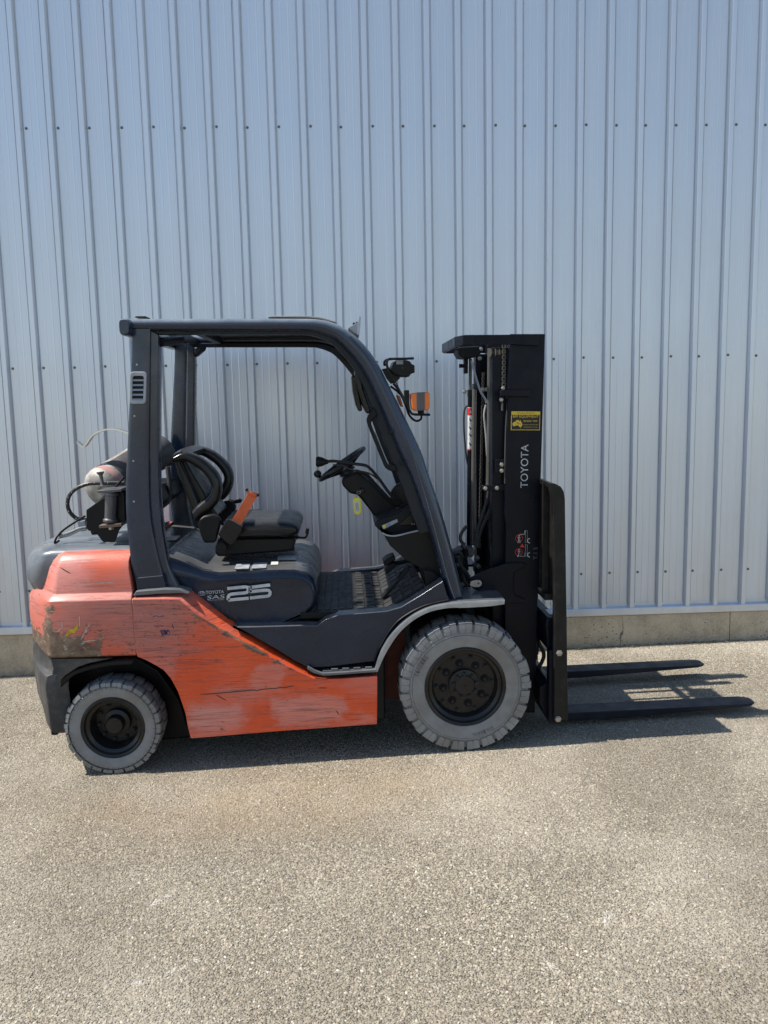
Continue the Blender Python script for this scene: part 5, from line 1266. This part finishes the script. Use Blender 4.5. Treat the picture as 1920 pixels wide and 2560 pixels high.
# strap of bright steel standing open
stp = P3('C1', [(1000,1120),(920,1085),(850,1062),(770,1040),(690,1040),(620,1062),(570,1095),(535,1145),(508,1178),(490,1180),(465,1160),(446,1142)], .0)
sm_ = MB(); cc = catmull(stp, 5); nn_ = len(cc)
vv = []
for i, p in enumerate(cc):
    d = (cc[min(i + 1, nn_ - 1)] - cc[max(i - 1, 0)]).normalized(); nr = Vector((-d.z, 0, d.x)) * .0034
    vv += [p + nr + Vector((0, -.02, 0)), p + nr + Vector((0, .02, 0)), p - nr + Vector((0, .02, 0)), p - nr + Vector((0, -.02, 0))]
ff = [[i*4+k, i*4+(k+1)%4, (i+1)*4+(k+1)%4, (i+1)*4+k] for i in range(nn_ - 1) for k in range(4)] + [[0,1,2,3],[(nn_-1)*4+k for k in range(4)]]
sm_.add(vv, ff).build('cylinder_strap', M['steel'], T)
prism('bracket_cradle', P('C1', [(700,1640),(840,1500),(1180,1480),(1220,1600),(1120,1690),(840,1760),(760,1760)], .05), -.30, .36, M['black'], T, .01)
MB().tube(P3('C1', [(1130,1690),(1210,1600),(1190,1350)], .05), .012, 8).build('bracket_arm', M['greymetal'], T)
MB().tube(P3('C1', [(1115,1640),(1118,1750),(1130,1850)], -.40), .005, 8).build('hose', M['hose'], T)
fin()
# =================================================================== gas cylinder
B0 = at('C1', 590, 1565, -.06); T0 = at('C1', 1110, 1240, .30)
ax_c = (T0 - B0).normalized(); Lc = (T0 - B0).length
g = tag(empty('gas_cylinder', (B0.x, B0.y, B0.z - .1)), 'scuffed whitish gas cylinder with a dark label, lying on the bracket behind the guard', 'gas cylinder')
go_ = Vector(g.location)
rc_ = .104
body = MB().lathe([(.03, .0), (.062, .004), (.085, .015), (.098, .035), (rc_, .06), (rc_, Lc - .14), (.092, Lc - .10), (.072, Lc - .065), (.04, Lc - .05)], B0, ax_c, 40).build('cylinder_body', M['cyl'], g, 0, ang=40)
MB().lathe([(.084, Lc - .08), (.087, Lc - .08), (.090, Lc + .04), (.086, Lc + .042)], B0, ax_c, 40, closed=True).build('valve_collar', M['greymetal'], g)
MB().tube([B0 + ax_c * (Lc - .06), B0 + ax_c * (Lc + .03)], .02, 10).build('valve', M['zinc'], g)
# wrapped labels: patches of shell a hair off the body
def wrap(name, h0, h1, a0_, a1_, mat, off=.0012):
    u = ax_c.orthogonal().normalized(); 
    cam_side = (CAM - B0); cam_side = (cam_side - ax_c * cam_side.dot(ax_c)).normalized(); b = ax_c.cross(cam_side)
    v_ = []; n_ = 14
    for h in (h0, h1):
        for i in range(n_):
            a = R(a0_ + (a1_ - a0_) * i / (n_ - 1)); v_.append(B0 + ax_c * h + (cam_side * math.cos(a) + b * math.sin(a)) * (rc_ + off))
    return MB().add(v_, [[i, i + 1, n_ + i + 1, n_ + i] for i in range(n_ - 1)]).build(name, mat, g)
wrap('label', .115, Lc - .17, -62, 40, paint('dark_label', (.05, .045, .045), .5, dust=.5))
wrap('red_stripe', .066, .098, -85, 80, paint('faded_red', (.36, .19, .175), .6, dust=.5))
for o in g.children: o.location = Vector(o.location) - go_
# =================================================================== key tag
kt = tag(empty('key_tag', tuple(at('E6', 735, 1000, -.12))), 'yellow plastic key tag with white insert hanging from the steering column', 'key tag')
ko = Vector(kt.location)
yk = -.12
oct_ = P('E6', [(700,800),(755,792),(786,820),(796,980),(780,1015),(752,1036),(715,1030),(692,1000),(674,850),(680,820)], yk)
prism('tag_body', oct_, yk, yk + .004, M['ylw'], kt, .001)
prism('tag_insert', P('E6', [(694,850),(762,834),(770,985),(706,1000)], yk), yk - .001, yk - .0002, M['paper'], kt, 0)
tt = MB()
for k in range(2): line(tt, 'E6', [(718 + k * 22, 870), (728 + k * 22, 970)], .0011, yk - .0015)
tt.build('tag_writing', M['blackprint'], kt)
kr = at('E6', 755, 725, yk); pts = [kr + Vector((.008 * math.cos(a), 0, .008 * math.sin(a))) for a in [i * .35 for i in range(19)]]
MB().tube(pts, .0012, 5, 1).build('key_ring', M['zinc'], kt)
MB().tube(P3('E6', [(735,745),(722,770),(728,805)], yk), .0012, 5).build('key_chain', M['zinc'], kt)
MB().tube([Vector((kr.x, yk, kr.z + .005)), Vector((at('E6', 800, 700, -.1).x, -.10, at('E6', 800, 700, -.1).z))], .003, 6).build('key', M['zinc'], kt)
for o in kt.children: o.location = Vector(o.location) - ko
